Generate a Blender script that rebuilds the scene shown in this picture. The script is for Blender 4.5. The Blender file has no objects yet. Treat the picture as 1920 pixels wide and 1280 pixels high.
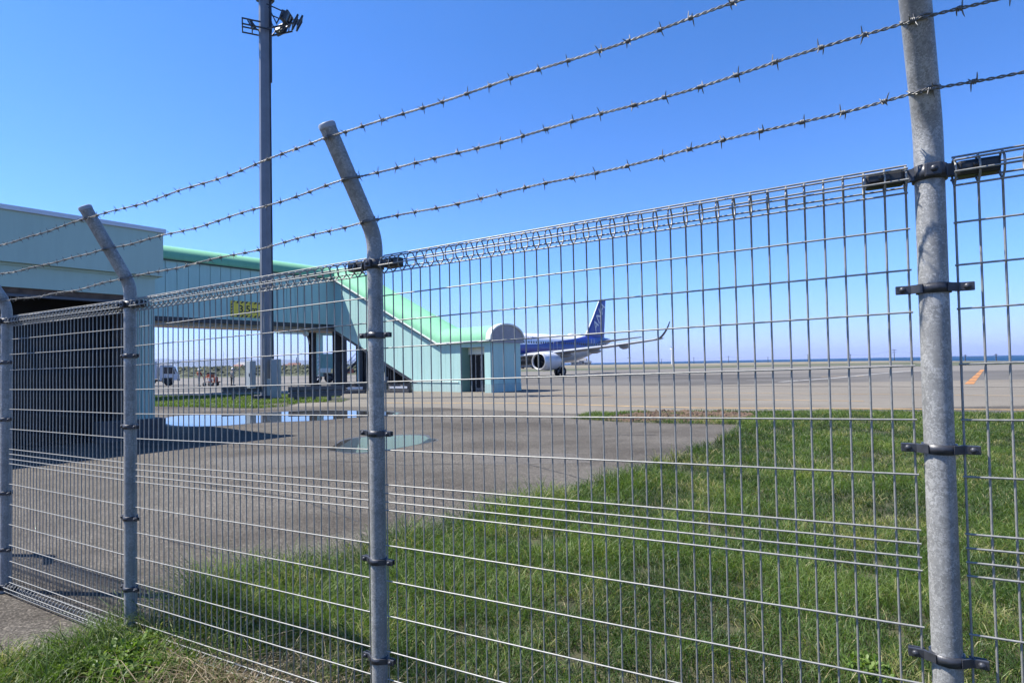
import bpy, bmesh, math, random
import numpy as np
from mathutils import Vector, Matrix
random.seed(7); np.random.seed(7)
S = bpy.context.scene
C = S.collection
PI = math.pi
R_ = math.radians

# ------------------------------------------------------------------ camera
FPX, PX, PY, CAMZ = 1067.0, 960.0, 656.0, 1.65          # focal length in photo pixels, principal point
_p, _r = R_(1.43), R_(1.05)
FW = Vector((0, math.cos(_p), math.sin(_p))); _u0 = Vector((0, -math.sin(_p), math.cos(_p)))
RT = Vector((1, 0, 0))*math.cos(_r) - _u0*math.sin(_r); UP = Vector((1, 0, 0))*math.sin(_r) + _u0*math.cos(_r)
cd = bpy.data.cameras.new('camera'); cam = bpy.data.objects.new('camera', cd); C.objects.link(cam)
cd.sensor_width = 36.0; cd.lens = FPX/1920*36; cd.shift_y = 16/1920.0
cd.clip_start = 0.05; cd.clip_end = 60000
M = Matrix((RT, UP, -FW)).transposed().to_4x4(); M.translation = (0, 0, CAMZ)
cam.matrix_world = M
S.camera = cam

# ------------------------------------------------------------------ light
SUN = Vector((-0.66, 0.075, 1.0)).normalized()            # towards the sun
w = bpy.data.worlds.new('World'); S.world = w; w.use_nodes = True
nt = w.node_tree; nt.nodes.clear()
sky = nt.nodes.new('ShaderNodeTexSky'); sky.sky_type = 'NISHITA'; sky.sun_disc = False
sky.sun_elevation = math.asin(SUN.z); sky.sun_rotation = math.atan2(SUN.x, SUN.y)
sky.altitude = 0; sky.air_density = 1.0; sky.dust_density = 0.35; sky.ozone_density = 2.2
bg = nt.nodes.new('ShaderNodeBackground'); bg.inputs['Strength'].default_value = 0.096
wo = nt.nodes.new('ShaderNodeOutputWorld')
_tc = nt.nodes.new('ShaderNodeTexCoord'); _sp = nt.nodes.new('ShaderNodeSeparateXYZ'); nt.links.new(_tc.outputs['Generated'], _sp.inputs[0])
_rp = nt.nodes.new('ShaderNodeValToRGB'); nt.links.new(_sp.outputs[2], _rp.inputs[0])      # even in every direction: deep blue overhead, lavender at the horizon
_e = _rp.color_ramp.elements; _e[0].position = 0; _e[0].color = (.50, .60, 1.18, 1); _e[1].position = .5; _e[1].color = (.29, .58, .97, 1)
_q = _e.new(.14); _q.color = (.42, .66, 1.10, 1)
_mx = nt.nodes.new('ShaderNodeMix'); _mx.data_type = 'RGBA'; _mx.blend_type = 'MULTIPLY'; _mx.inputs[0].default_value = 1.0
nt.links.new(sky.outputs[0], _mx.inputs[6]); nt.links.new(_rp.outputs[0], _mx.inputs[7])
nt.links.new(_mx.outputs[2], bg.inputs[0]); nt.links.new(bg.outputs[0], wo.inputs[0])
sl = bpy.data.lights.new('sun', 'SUN'); sl.energy = 5.0; sl.angle = R_(0.53); sl.color = (1, 0.95, 0.88)
so = bpy.data.objects.new('sun', sl); C.objects.link(so)
so.rotation_euler = (-SUN).to_track_quat('-Z', 'Y').to_euler(); so.location = (-30, 5, 60)
S.view_settings.view_transform = 'Standard'; S.view_settings.look = 'None'
S.view_settings.gamma = 1; S.view_settings.use_curve_mapping = False; S.view_settings.exposure = 1.25

# ------------------------------------------------------------------ helpers
def ray(x, y):
    return FW + RT*((x-PX)/FPX) - UP*((y-PY)/FPX)
def G(x, y, z=0.0):                                          # ground point seen at a photo pixel
    q = ray(x, y); t = (z-CAMZ)/q.z
    return (q.x*t, q.y*t)
def at(x, y, Y):                                             # point at depth Y seen at a photo pixel
    q = ray(x, y); t = Y/q.y
    return Vector((q.x*t, q.y*t, q.z*t+CAMZ))

def tag(o, label=None, cat=None, group=None, kind=None):
    if label: o['label'] = label
    if cat: o['category'] = cat
    if group: o['group'] = group
    if kind: o['kind'] = kind
    return o
def empty(name, loc, rz=0.0, label=None, cat=None, group=None):
    o = bpy.data.objects.new(name, None); C.objects.link(o); o.empty_display_size = .2
    o.location = loc; o.rotation_euler = (0, 0, rz)
    return tag(o, label, cat, group)
def link(name, me, parent=None, loc=None, mat=None):
    o = bpy.data.objects.new(name, me); C.objects.link(o)
    if parent is not None: o.parent = parent
    if loc is not None: o.location = loc
    if mat is not None and not me.materials: me.materials.append(mat)
    return o
def copy_tree(o, parent=None):
    c = o.copy(); C.objects.link(c)
    if parent is not None: c.parent = parent
    for ch in o.children: copy_tree(ch, c)
    return c

class MB:
    def __init__(s): s.v = []; s.f = []; s.sm = []; s.mi = []; s.m = 0
    def add(s, vs, fs, smooth=False):
        n = len(s.v); s.v += [tuple(x) for x in vs]
        for f in fs: s.f.append([i+n for i in f]); s.sm.append(smooth); s.mi.append(s.m)
        return s
    def box(s, c, d, rz=0.0, ax=None):
        hx, hy, hz = d[0]/2, d[1]/2, d[2]/2
        P = [Vector((x, y, z)) for z in (-hz, hz) for x, y in ((-hx, -hy), (hx, -hy), (hx, hy), (-hx, hy))]
        m = ax if ax is not None else Matrix.Rotation(rz, 3, 'Z')
        P = [m @ p + Vector(c) for p in P]
        return s.add(P, [(3, 2, 1, 0), (4, 5, 6, 7), (0, 1, 5, 4), (1, 2, 6, 5), (2, 3, 7, 6), (3, 0, 4, 7)])
    def cbox(s, c, d, ch, rz=0.0, ax=None):                  # box with chamfered vertical and horizontal edges (24 verts)
        hx, hy, hz = d[0]/2, d[1]/2, d[2]/2
        bm = bmesh.new(); bmesh.ops.create_cube(bm, size=1)
        for v in bm.verts: v.co = Vector((v.co.x*d[0], v.co.y*d[1], v.co.z*d[2]))
        bmesh.ops.bevel(bm, geom=bm.edges[:], offset=ch, segments=2, affect='EDGES', profile=.6)
        m = ax if ax is not None else Matrix.Rotation(rz, 3, 'Z')
        bm.verts.ensure_lookup_table()
        P = [m @ v.co + Vector(c) for v in bm.verts]; Fs = [[v.index for v in f.verts] for f in bm.faces]
        bm.free(); return s.add(P, Fs)
    def bar(s, a, b, wd, hg, up=(0, 0, 1)):                  # rectangular bar from a to b
        a = Vector(a); b = Vector(b); t = (b-a); L = t.length; t.normalize()
        y = Vector(up).cross(t)
        if y.length < 1e-4: y = Vector((1, 0, 0)).cross(t)
        y.normalize(); z = t.cross(y)
        return s.box((a+b)/2, (L, wd, hg), ax=Matrix((t, y, z)).transposed())
    def tube(s, pts, r, n=8, cap=True, smooth=True):
        pts = [Vector(p) for p in pts]; k = len(pts)
        rs = r if isinstance(r, (list, tuple)) else [r]*k
        V = []; prev = None
        for i, p in enumerate(pts):
            t = (pts[min(i+1, k-1)]-pts[max(i-1, 0)]).normalized()
            if prev is None:
                a = Vector((0, 0, 1)) if abs(t.z) < .9 else Vector((1, 0, 0))
                x = a.cross(t).normalized()
            else:
                x = (prev - t*prev.dot(t)).normalized()
            prev = x; y = t.cross(x)
            V += [p + (x*math.cos(2*PI*j/n) + y*math.sin(2*PI*j/n))*rs[i] for j in range(n)]
        Fs = [(i*n+j, i*n+(j+1) % n, (i+1)*n+(j+1) % n, (i+1)*n+j) for i in range(k-1) for j in range(n)]
        s.add(V, Fs, smooth)
        if cap: s.add(V[:n], [list(range(n))[::-1]]); s.add(V[-n:], [list(range(n))])
        return s
    def lathe(s, prof, n=24, axis='Z', c=(0, 0, 0), smooth=True):
        V = []
        for (r, h) in prof:
            for j in range(n):
                a = 2*PI*j/n; x, y = r*math.cos(a), r*math.sin(a)
                p = (x, y, h) if axis == 'Z' else ((h, x, y) if axis == 'X' else (x, h, y))
                V.append(Vector(p)+Vector(c))
        Fs = [(i*n+j, i*n+(j+1) % n, (i+1)*n+(j+1) % n, (i+1)*n+j) for i in range(len(prof)-1) for j in range(n)]
        return s.add(V, Fs, smooth)
    def prism(s, poly, off):                                # planar polygon extruded by a vector
        n = len(poly); A = [Vector(p) for p in poly]; B = [p+Vector(off) for p in A]
        return s.add(A+B, [list(range(n))[::-1], [i+n for i in range(n)]] + [(i, (i+1) % n, (i+1) % n+n, i+n) for i in range(n)])
    def loft(s, rings, smooth=True, caps=True):
        n = len(rings[0]); V = [p for r in rings for p in r]
        Fs = [(i*n+j, i*n+(j+1) % n, (i+1)*n+(j+1) % n, (i+1)*n+j) for i in range(len(rings)-1) for j in range(n)]
        s.add(V, Fs, smooth)
        if caps: s.add(rings[0], [list(range(n))[::-1]]); s.add(rings[-1], [list(range(n))])
        return s
    def sphere(s, c, r, n=10, m=7, sc=(1, 1, 1)):
        prof = [(max(1e-4, math.sin(PI*i/m)), -math.cos(PI*i/m)) for i in range(m+1)]
        V = [Vector((q*math.cos(2*PI*j/n)*r*sc[0]+c[0], q*math.sin(2*PI*j/n)*r*sc[1]+c[1], h*r*sc[2]+c[2])) for q, h in prof for j in range(n)]
        Fs = [(i*n+j, i*n+(j+1) % n, (i+1)*n+(j+1) % n, (i+1)*n+j) for i in range(m) for j in range(n)]
        return s.add(V, Fs, True)
    def mesh(s, name, mats=None):
        me = bpy.data.meshes.new(name); me.from_pydata(s.v, [], s.f)
        me.polygons.foreach_set('use_smooth', s.sm)
        me.polygons.foreach_set('material_index', s.mi)
        for m in (mats if isinstance(mats, (list, tuple)) else [mats] if mats else []): me.materials.append(m)
        bm = bmesh.new(); bm.from_mesh(me); bmesh.ops.recalc_face_normals(bm, faces=bm.faces[:]); bm.to_mesh(me); bm.free()
        me.update(); return me
    def build(s, name, mats, parent=None, loc=None):
        return link(name, s.mesh(name, mats), parent, loc)

# ------------------------------------------------------------------ materials
MATS = {}
ALB = 0.50                                                    # one calibration factor for all measured surface colours
def nodes(name):
    m = bpy.data.materials.new(name); m.use_nodes = True
    t = m.node_tree; b = t.nodes['Principled BSDF']
    return m, t, b
def tcoord(t, scale=(1, 1, 1), kind='Object'):
    c = t.nodes.new('ShaderNodeTexCoord'); mp = t.nodes.new('ShaderNodeMapping'); mp.inputs['Scale'].default_value = scale
    t.links.new(c.outputs[kind], mp.inputs[0]); return mp.outputs[0]
def noise(t, vec, scale, detail=6, rough=.6):
    n = t.nodes.new('ShaderNodeTexNoise'); n.inputs['Scale'].default_value = scale
    n.inputs['Detail'].default_value = detail; n.inputs['Roughness'].default_value = rough
    t.links.new(vec, n.inputs['Vector']); return n.outputs['Fac']
def ramp(t, fac, stops):
    r = t.nodes.new('ShaderNodeValToRGB'); t.links.new(fac, r.inputs[0])
    e = r.color_ramp.elements
    while len(e) < len(stops): e.new(.5)
    for i, (p, c) in enumerate(stops):
        e[i].position = p; e[i].color = c if len(c) == 4 else (*c, 1)
    return r.outputs[0]
def mixc(t, fac, a, b, mode='MIX'):
    n = t.nodes.new('ShaderNodeMix'); n.data_type = 'RGBA'; n.blend_type = mode
    for s_, v in ((0, fac), (6, a), (7, b)):
        if hasattr(v, 'is_linked') or isinstance(v, bpy.types.NodeSocket): t.links.new(v, n.inputs[s_])
        else: n.inputs[s_].default_value = v if not isinstance(v, tuple) else (v if len(v) == 4 else (*v, 1))
    return n.outputs[2]
def math_(t, op, a, b=None, c=None):
    n = t.nodes.new('ShaderNodeMath'); n.operation = op
    for i, v in enumerate((a, b, c)):
        if v is None: continue
        if isinstance(v, bpy.types.NodeSocket): t.links.new(v, n.inputs[i])
        else: n.inputs[i].default_value = v
    return n.outputs[0]
def bump(t, b, h, strength=.3, dist=.01):
    n = t.nodes.new('ShaderNodeBump'); n.inputs['Strength'].default_value = strength; n.inputs['Distance'].default_value = dist
    t.links.new(h, n.inputs['Height']); t.links.new(n.outputs[0], b.inputs['Normal'])
def simple(name, col, rough=.5, metal=0.0, var=.12, scale=6.0, bmp=0.0, spec=.5, coat=0.0, kind='Object'):
    if name in MATS: return MATS[name]
    m, t, b = nodes(name); col = tuple(c*(ALB if max(col) < .7 else .8) for c in col)
    v = tcoord(t, kind=kind); n = noise(t, v, scale, 8, .65)
    lo = tuple(c*(1-var) for c in col); hi = tuple(min(1, c*(1+var)) for c in col)
    t.links.new(ramp(t, n, [(.3, lo), (.7, hi)]), b.inputs['Base Color'])
    b.inputs['Roughness'].default_value = rough; b.inputs['Metallic'].default_value = metal
    b.inputs['Specular IOR Level'].default_value = spec; b.inputs['Coat Weight'].default_value = coat
    if bmp: bump(t, b, noise(t, v, scale*6, 4), bmp, .004)
    MATS[name] = m; return m
def galvanised(name, base, scale, rough, metal):
    base = tuple(c*.62 for c in base)
    m, t, b = nodes(name); v = tcoord(t)
    ob = t.nodes.new('ShaderNodeObjectInfo')
    vo = t.nodes.new('ShaderNodeTexVoronoi'); vo.inputs['Scale'].default_value = scale
    wv = mixc(t, .12, v, noise_col(t, v, scale*1.3)); t.links.new(wv, vo.inputs['Vector'])
    sep = t.nodes.new('ShaderNodeSeparateColor'); t.links.new(vo.outputs['Color'], sep.inputs[0])
    n1 = noise(t, v, scale*.12, 5); n2 = noise(t, v, scale*5, 4)
    a = math_(t, 'ADD', math_(t, 'MULTIPLY', sep.outputs[0], .42), math_(t, 'ADD', math_(t, 'MULTIPLY', n1, .55), math_(t, 'MULTIPLY', n2, .2)))
    col = ramp(t, a, [(.34, tuple(c*.74 for c in base)), (.58, base), (.88, tuple(min(1, c*1.7) for c in base))])
    t.links.new(col, b.inputs['Base Color'])
    t.links.new(math_(t, 'ADD', math_(t, 'MULTIPLY', sep.outputs[1], .2), rough-.1), b.inputs['Roughness'])
    b.inputs['Metallic'].default_value = metal
    bump(t, b, math_(t, 'ADD', n2, math_(t, 'MULTIPLY', sep.outputs[0], .5)), .12, .002)
    MATS[name] = m; return m
def noise_col(t, v, s):
    n = t.nodes.new('ShaderNodeTexNoise'); n.inputs['Scale'].default_value = s; t.links.new(v, n.inputs['Vector']); return n.outputs['Color']

m_post = galvanised('galvanised_post', (.345, .345, .33), 58, .5, .15)
m_wire = simple('galvanised_wire', (.47, .47, .44), .52, .35, .22, 60)
m_barb = simple('weathered_wire', (.30, .295, .28), .5, .4, .35, 90)
m_clamp = simple('dark_clamp', (.085, .09, .105), .42, .35, .3, 40, .1)
m_black = simple('black_plastic', (.022, .023, .026), .45, 0, .3, 30)
m_cap = simple('post_cap', (.62, .63, .64), .4, .2, .08, 20)

def wall_mat(name, col, streak=.12, rough=.55):
    m, t, b = nodes(name)
    v = tcoord(t); vs = tcoord(t, (3, 3, .25))
    n = noise(t, vs, 2.2, 8, .7); n2 = noise(t, v, .5, 4)
    f = math_(t, 'ADD', math_(t, 'MULTIPLY', n, .6), math_(t, 'MULTIPLY', n2, .4))
    t.links.new(ramp(t, f, [(.3, tuple(c*(1-streak) for c in col)), (.7, tuple(c*(1+streak*.5) for c in col))]), b.inputs['Base Color'])
    b.inputs['Roughness'].default_value = rough; MATS[name] = m; return m
m_teal = wall_mat('teal_panel', (.345, .54, .50))
m_teal2 = wall_mat('teal_building_wall', (.39, .53, .44), .1)
m_green = wall_mat('green_roof', (.17, .41, .255), .18, .75); m_green.node_tree.nodes['Principled BSDF'].inputs['Specular IOR Level'].default_value = .15
m_cream = wall_mat('pale_trim', (.62, .68, .62), .1)
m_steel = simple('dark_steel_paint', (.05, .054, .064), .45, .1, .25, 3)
m_steelgrey = simple('grey_steel_paint', (.16, .175, .195), .45, .2, .2, 3)
m_mast = simple('mast_paint', (.30, .315, .34), .42, .2, .14, 1.5)
m_soffit = simple('beige_soffit', (.69, .60, .48), .7, 0, .2, 2)
m_dark = simple('dark_interior', (.02, .02, .022), .9, 0, .3, 2)  # near-black base colour, interior shade put into the surfaces
m_brownwall = simple('brown_jamb', (.20, .17, .15), .8, 0, .25, 3)
m_rust = simple('rusty_lintel', (.20, .13, .085), .8, 0, .5, 7)
m_conc = simple('concrete', (.36, .35, .33), .85, 0, .2, 5, .3)
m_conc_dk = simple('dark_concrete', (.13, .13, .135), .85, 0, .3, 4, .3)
m_cabinet = simple('cabinet_grey', (.60, .66, .66), .45, .1, .1, 3)
m_white = simple('white_paint', (.78, .79, .80), .35, 0, .05, 3)
m_glass = simple('dark_glass', (.02, .026, .035), .06, 0, .1, 2)
m_tyre = simple('tyre_rubber', (.018, .018, .019), .8, 0, .3, 20)
m_capmetal = simple('roof_flashing', (.68, .69, .70), .4, .4, .1, 3)
m_endcap = simple('grey_end_panel', (.46, .46, .50), .5, .1, .1, 3)

# ------------------------------------------------------------------ ground and water
def sheet(name, pts, z, mat, kind='structure', thick=None):
    me = bpy.data.meshes.new(name); me.from_pydata([(x, y, z) for x, y in pts], [], [list(range(len(pts)))])
    me.materials.append(mat)
    if me.polygons[0].normal.z < 0: me.flip_normals()
    o = link(name, me); o['kind'] = kind
    return o

def pavement(name, a, b, spk=.5, stain=.35, sc=1.0, warm=(1, 1, 1)):
    a = tuple(c*ALB for c in a); b = tuple(c*ALB for c in b)
    m, t, bs = nodes(name); v = tcoord(t)
    n1 = noise(t, v, .35*sc, 6, .6); n2 = noise(t, v, 2.3*sc, 6, .7); n3 = noise(t, v, 120, 3, .7)
    vo = t.nodes.new('ShaderNodeTexVoronoi'); vo.inputs['Scale'].default_value = 95; t.links.new(v, vo.inputs['Vector'])
    sp = t.nodes.new('ShaderNodeSeparateColor'); t.links.new(vo.outputs['Color'], sp.inputs[0])
    base = ramp(t, math_(t, 'ADD', math_(t, 'MULTIPLY', n1, .6), math_(t, 'MULTIPLY', n2, .4)), [(.36, a), (.62, b)])
    base = mixc(t, spk, base, ramp(t, sp.outputs[0], [(0, (.25, .24, .23)), (.55, (.85, .85, .85)), (.8, (1.1, 1.09, 1.07)), (1, (2.3, 2.25, 2.2))]), 'MULTIPLY')
    st = ramp(t, noise(t, tcoord(t, (1, 1.6, 1)), .23*sc, 7, .62), [(.40, (.62, .60, .585)), (.53, (1, 1, 1))])
    base = mixc(t, stain, base, st, 'MULTIPLY')
    t.links.new(base, bs.inputs['Base Color']); bs.inputs['Roughness'].default_value = .85; bs.inputs['Specular IOR Level'].default_value = .08
    bump(t, bs, math_(t, 'ADD', n3, sp.outputs[0]), .35, .004)
    return m
m_apron = pavement('old_asphalt_paving', (.150, .137, .118), (.225, .208, .182), .75, .75)
m_concrete_apron = pavement('pale_concrete_apron', (.27, .246, .207), (.33, .303, .256), .25, .35, .4)
m_taxi = pavement('dark_taxiway_asphalt', (.165, .158, .15), (.235, .225, .208), .2, .9, .16)
m_runway = pavement('grey_runway_asphalt', (.25, .236, .215), (.31, .293, .265), .15, .5, .1)
m_land = simple('dry_field', (.23, .20, .125), .95, 0, .3, .05)
m_field = simple('far_grass', (.105, .118, .05), .95, 0, .35, .06)

land = sheet('ground', [(-9000, -30), (120, -30), (4000, 60), (9000, 60), (400, 100), G(1990, 676.5), G(1920, 676.7), G(1850, 676.6), G(1760, 676.6), G(1680, 676.1), G(1560, 677.2), G(1450, 678.6), G(1300, 681.1), G(1100, 684.0), G(1000, 685.4), (-60, 1100), (-420, 3200), (-1500, 9300), (-9000, 9300)], 0, m_land)
m_sea, t, b = nodes('sea_water'); v = tcoord(t)
b.inputs['Base Color'].default_value = (.010, .040, .092, 1); b.inputs['Roughness'].default_value = .6
b.inputs['Specular IOR Level'].default_value = .04
bump(t, b, noise(t, tcoord(t, (.3, 1, 1)), .25, 6, .7), .5, .6)
sheet('sea', [(-16000, -200), (16000, -200), (16000, 16000), (-16000, 16000)], -2.0, m_sea)

A = 0.004
# old asphalt paving, near; reaches under the fence and behind the camera
sheet('apron_paving', [(-70, -8), (60, -8), (60, 19.4), G(1432, 770), G(1070, 775), G(820, 764), G(560, 762), (-30, 29.5), (-70, 29.5)], A, m_apron)
far = [(-70, 29.5), (-30, 29.5), G(560, 762), G(820, 764), G(1070, 775), G(1432, 770), (60, 19.4), (60, 38.3), G(1300, 722), G(1090, 722), G(700, 727), (-40, 40), (-70, 40)]
sheet('concrete_apron', far, A, m_concrete_apron)
sheet('taxiway', [(-70, 40), (-40, 40), G(700, 727), G(1090, 722), G(1300, 722), (60, 38.3), (60, 62), (20, 66), (-70, 66)], A, m_taxi)
sheet('runway', [(-140, 66), (20, 66), (60, 62), (180, 60), (300, 130), (300, 152), (62, 124), (-140, 112)], A, m_runway)
sheet('runway_shoulder', [(-400, 118), (-140, 115), (62, 128), (95, 131), (120, 172), (-400, 172)], A, m_field)
sheet('grass_verge', [G(*q) for q in ((1690, 683.5), (1745, 680), (1850, 677.6), (1960, 677.5), (1960, 682), (1800, 685), (1710, 687))], 2*A, m_field)

# painted lines
m_yel = simple('yellow_line_paint', (.68, .44, .17), .8, 0, .35, 2.5)
m_org = simple('orange_marking_paint', (.60, .26, .06), .75, 0, .25, 3)
m_wht = simple('worn_white_paint', (.46, .45, .42), .8, 0, .3, 2)
def strip(name, pts, wd, z, mat):
    L = []; Rr = []
    P = [Vector((x, y)) for x, y in pts]
    for i, p in enumerate(P):
        d = (P[min(i+1, len(P)-1)]-P[max(i-1, 0)]).normalized(); n = Vector((-d.y, d.x))*wd/2
        L.append(p+n); Rr.append(p-n)
    V = [(q.x, q.y, z) for q in L+Rr]; n = len(P)
    me = bpy.data.meshes.new(name); me.from_pydata(V, [], [(i, i+1, n+i+1, n+i) for i in range(n-1)]); me.materials.append(mat)
    if me.polygons[0].normal.z < 0: me.flip_normals()
    o = link(name, me); o['kind'] = 'structure'; return o
strip('edge_line', [G(700, 755), G(1000, 756), G(1160, 761), G(1300, 764.5), G(1560, 766), G(1920, 768.5), (30, 19.0)], .22, A*3, m_yel)
strip('apron_line', [G(1290, 748), G(1620, 752)], .16, A*3, m_yel)
strip('apron_line', [G(1000, 737), G(1300, 736), G(1920, 742), (40, 25.5)], .13, A*3, m_yel)
strip('apron_line', [G(1000, 746), G(1250, 743)], .1, A*3, m_yel)
m_joint = simple('joint_sealant', (.07, .068, .065), .8, 0, .3, 3)
strip('paving_joint', [G(560, 751.5), G(760, 751.5), G(1050, 752)], .035, A*3, m_joint)
strip('paving_joint', [G(1010, 722.5), G(1300, 723), G(1920, 726), (60, 37)], .5, A*3, m_taxi)
for k in range(5):
    strip('centre_marking', [G(1817+k*5.2, 720-k*5.6), G(1817+k*5.2+4.6, 720-k*5.6-4.8)], .42-.02*k, A*3, m_org)
strip('white_curve', [G(1462, 716), G(1560, 709), G(1640, 701), G(1700, 696), G(1740, 694)], .55, A*3, m_wht)
strip('white_curve', [G(1500, 713), G(1400, 713)], .35, A*3, m_wht)
strip('white_curve', [G(1540, 706), G(1620, 705)], .4, A*3, m_yel)

def crack(pts, wd):
    P = []
    for a, c in zip(pts[:-1], pts[1:]):
        for k in range(8):
            q = k/8; P.append((a[0]+(c[0]-a[0])*q+random.uniform(-2.2, 2.2), a[1]+(c[1]-a[1])*q+random.uniform(-.5, .5)))
    strip('sealed_crack', [G(*q) for q in P], wd, A*2.2, m_joint)
crack([(560, 860), (760, 872), (980, 868), (1120, 905)], .022); crack([(360, 905), (560, 935), (690, 985)], .018)
crack([(830, 800), (1010, 818), (1260, 815)], .03); crack([(300, 1010), (420, 1040), (520, 1090)], .012)
m_patch = pavement('patched_asphalt', (.17, .158, .144), (.225, .212, .192), .6, .3)
sheet('asphalt_patch', [G(*q) for q in ((880, 852), (1075, 850), (1110, 868), (905, 872))], A*1.6, m_patch)
sheet('asphalt_patch', [G(*q) for q in ((395, 860), (560, 850), (600, 872), (420, 884))], A*1.6, m_patch)
# puddles
m_wet = simple('damp_asphalt', (.095, .088, .08), .5, 0, .25, 3)
m_water, t, b = nodes('puddle_water')
b.inputs['Base Color'].default_value = (.035, .036, .036, 1); b.inputs['Roughness'].default_value = .015; b.inputs['IOR'].default_value = 1.4
b.inputs['Specular IOR Level'].default_value = .5
def smooth_poly(px, z, it=2):
    P = [Vector(p) for p in px]
    for _ in range(it):
        Q = []
        for i in range(len(P)):
            a, c = P[i], P[(i+1) % len(P)]; Q += [a*.75+c*.25, a*.25+c*.75]
        P = Q
    return [G(p.x, p.y, z) for p in P]
for px in ([(306, 784), (309, 796), (350, 799), (420, 798), (480, 792), (540, 790), (600, 788), (650, 783), (690, 781), (742, 777), (752, 773), (690, 770), (600, 769), (560, 770), (480, 775), (400, 777), (330, 779)],
           [(612, 843), (628, 834), (644, 824), (680, 819), (725, 817), (760, 815), (798, 816), (804, 822), (826, 824), (800, 829), (768, 836), (725, 843), (680, 848), (655, 848), (630, 845)]):
    cx0 = sum(q[0] for q in px)/len(px); cy0 = sum(q[1] for q in px)/len(px)
    sheet('damp_rim', smooth_poly([(cx0+(q[0]-cx0)*1.035+6*math.sin(i*2.3), cy0+(q[1]-cy0)*1.12+.8*math.sin(i*1.7)) for i, q in enumerate(px)], 1.5*A), 1.5*A, m_wet)
    o = sheet('puddle', smooth_poly(px, 2*A), 2*A, m_water)
# grass soil under the lawn, and the brown bare patch
m_soil = simple('lawn_soil', (.085, .085, .035), .95, 0, .4, 4, .5)
EDGE = [(1436, 797), (1400, 800), (1340, 832), (1250, 866), (1180, 893), (1090, 920), (1000, 944), (920, 964), (860, 985), (800, 1003), (720, 1036), (660, 1062), (600, 1078), (520, 1093), (450, 1103), (400, 1118), (365, 1134), (345, 1160), (320, 1185), (262, 1196)]
FAR = [(1070, 785), (1100, 776), (1150, 772), (1200, 770), (1300, 771.5), (1420, 772), (1560, 772.5), (1700, 773.5), (1920, 775.5)]
lawn = [G(*q) for q in FAR] + [(34, 18.3), (34, -6), (-2.3, -6), (-3.1, 2.2)] + [G(-40, 1255), G(60, 1236), G(130, 1214), G(190, 1199), G(235, 1196)] + [G(*q) for q in EDGE[::-1]] + [G(1250, 794), G(1160, 791)]
sheet('lawn', lawn, 2*A, m_soil)

# bare brown soil at the far corner of the lawn: a clodded sheet with a small puddle
m_bare = simple('bare_earth', (.15, .095, .06), .95, 0, .45, 5, .6)
def inside(P, poly):
    x, y = P[:, 0], P[:, 1]; r = np.zeros(len(P), bool); n = len(poly)
    for i in range(n):
        x1, y1 = poly[i]; x2, y2 = poly[(i+1) % n]
        c = ((y1 > y) != (y2 > y)); d = (y2-y1) if abs(y2-y1) > 1e-9 else 1e-9
        r ^= c & (x < (x2-x1)*(y-y1)/d + x1)
    return r
BARE = [G(*q) for q in [(1130, 788), (1165, 778), (1200, 772), (1300, 772.5), (1395, 774), (1420, 781), (1400, 787), (1330, 793), (1250, 790), (1180, 791)]]
bx = np.array(BARE); x0, x1, y0, y1 = bx[:, 0].min(), bx[:, 0].max(), bx[:, 1].min(), bx[:, 1].max()
mb = MB()
nx, ny = 70, 44; gx = np.linspace(x0, x1, nx); gy = np.linspace(y0, y1, ny)
hh = np.zeros((nx, ny))
for i in range(nx):
    for j in range(ny):
        hh[i, j] = .012 + random.random()**2*.11*(0.3+.7*math.sin(i*.31+j*.17)**2)
pts = np.array([(a, c) for a in gx for c in gy]); ins = inside(pts, BARE).reshape(nx, ny)
V = [(gx[i]+random.uniform(-.03, .03), gy[j]+random.uniform(-.03, .03), hh[i, j] if ins[i, j] else -.02) for i in range(nx) for j in range(ny)]
Fc = [(i*ny+j, (i+1)*ny+j, (i+1)*ny+j+1, i*ny+j+1) for i in range(nx-1) for j in range(ny-1) if ins[i:i+2, j:j+2].any()]
mb.add(V, Fc); o = mb.build('bare_soil', m_bare)
tag(o, 'clods of bare brown earth at the far corner of the lawn', 'bare soil', kind='stuff')

# ------------------------------------------------------------------ grass
def grass_mat(name, cols, trans=.35):
    m, t, b = nodes(name)
    at_ = t.nodes.new('ShaderNodeAttribute'); at_.attribute_name = 'tint'
    col = ramp(t, at_.outputs['Fac'], cols); t.links.new(col, b.inputs['Base Color'])
    b.inputs['Roughness'].default_value = .5; b.inputs['Specular IOR Level'].default_value = .35
    tr = t.nodes.new('ShaderNodeBsdfTranslucent'); t.links.new(mixc(t, 1.0, col, (1.5, 1.6, .7), 'MULTIPLY'), tr.inputs[0])
    mx = t.nodes.new('ShaderNodeMixShader'); mx.inputs[0].default_value = trans
    t.links.new(b.outputs[0], mx.inputs[1]); t.links.new(tr.outputs[0], mx.inputs[2])
    t.links.new(mx.outputs[0], t.nodes['Material Output'].inputs[0]); return m
m_grass = grass_mat('lawn_grass', [(0, (.022, .044, .008)), (.35, (.056, .102, .017)), (.62, (.096, .150, .026)), (.8, (.15, .185, .045)), (.93, (.22, .21, .085)), (1, (.30, .26, .14))])
m_dry = grass_mat('dry_straw', [(0, (.07, .045, .022)), (.5, (.17, .13, .075)), (1, (.36, .30, .20))], .2)
m_weed = grass_mat('weed_leaf', [(0, (.05, .095, .014)), (.5, (.09, .155, .024)), (1, (.15, .21, .05))], .35)

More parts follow.
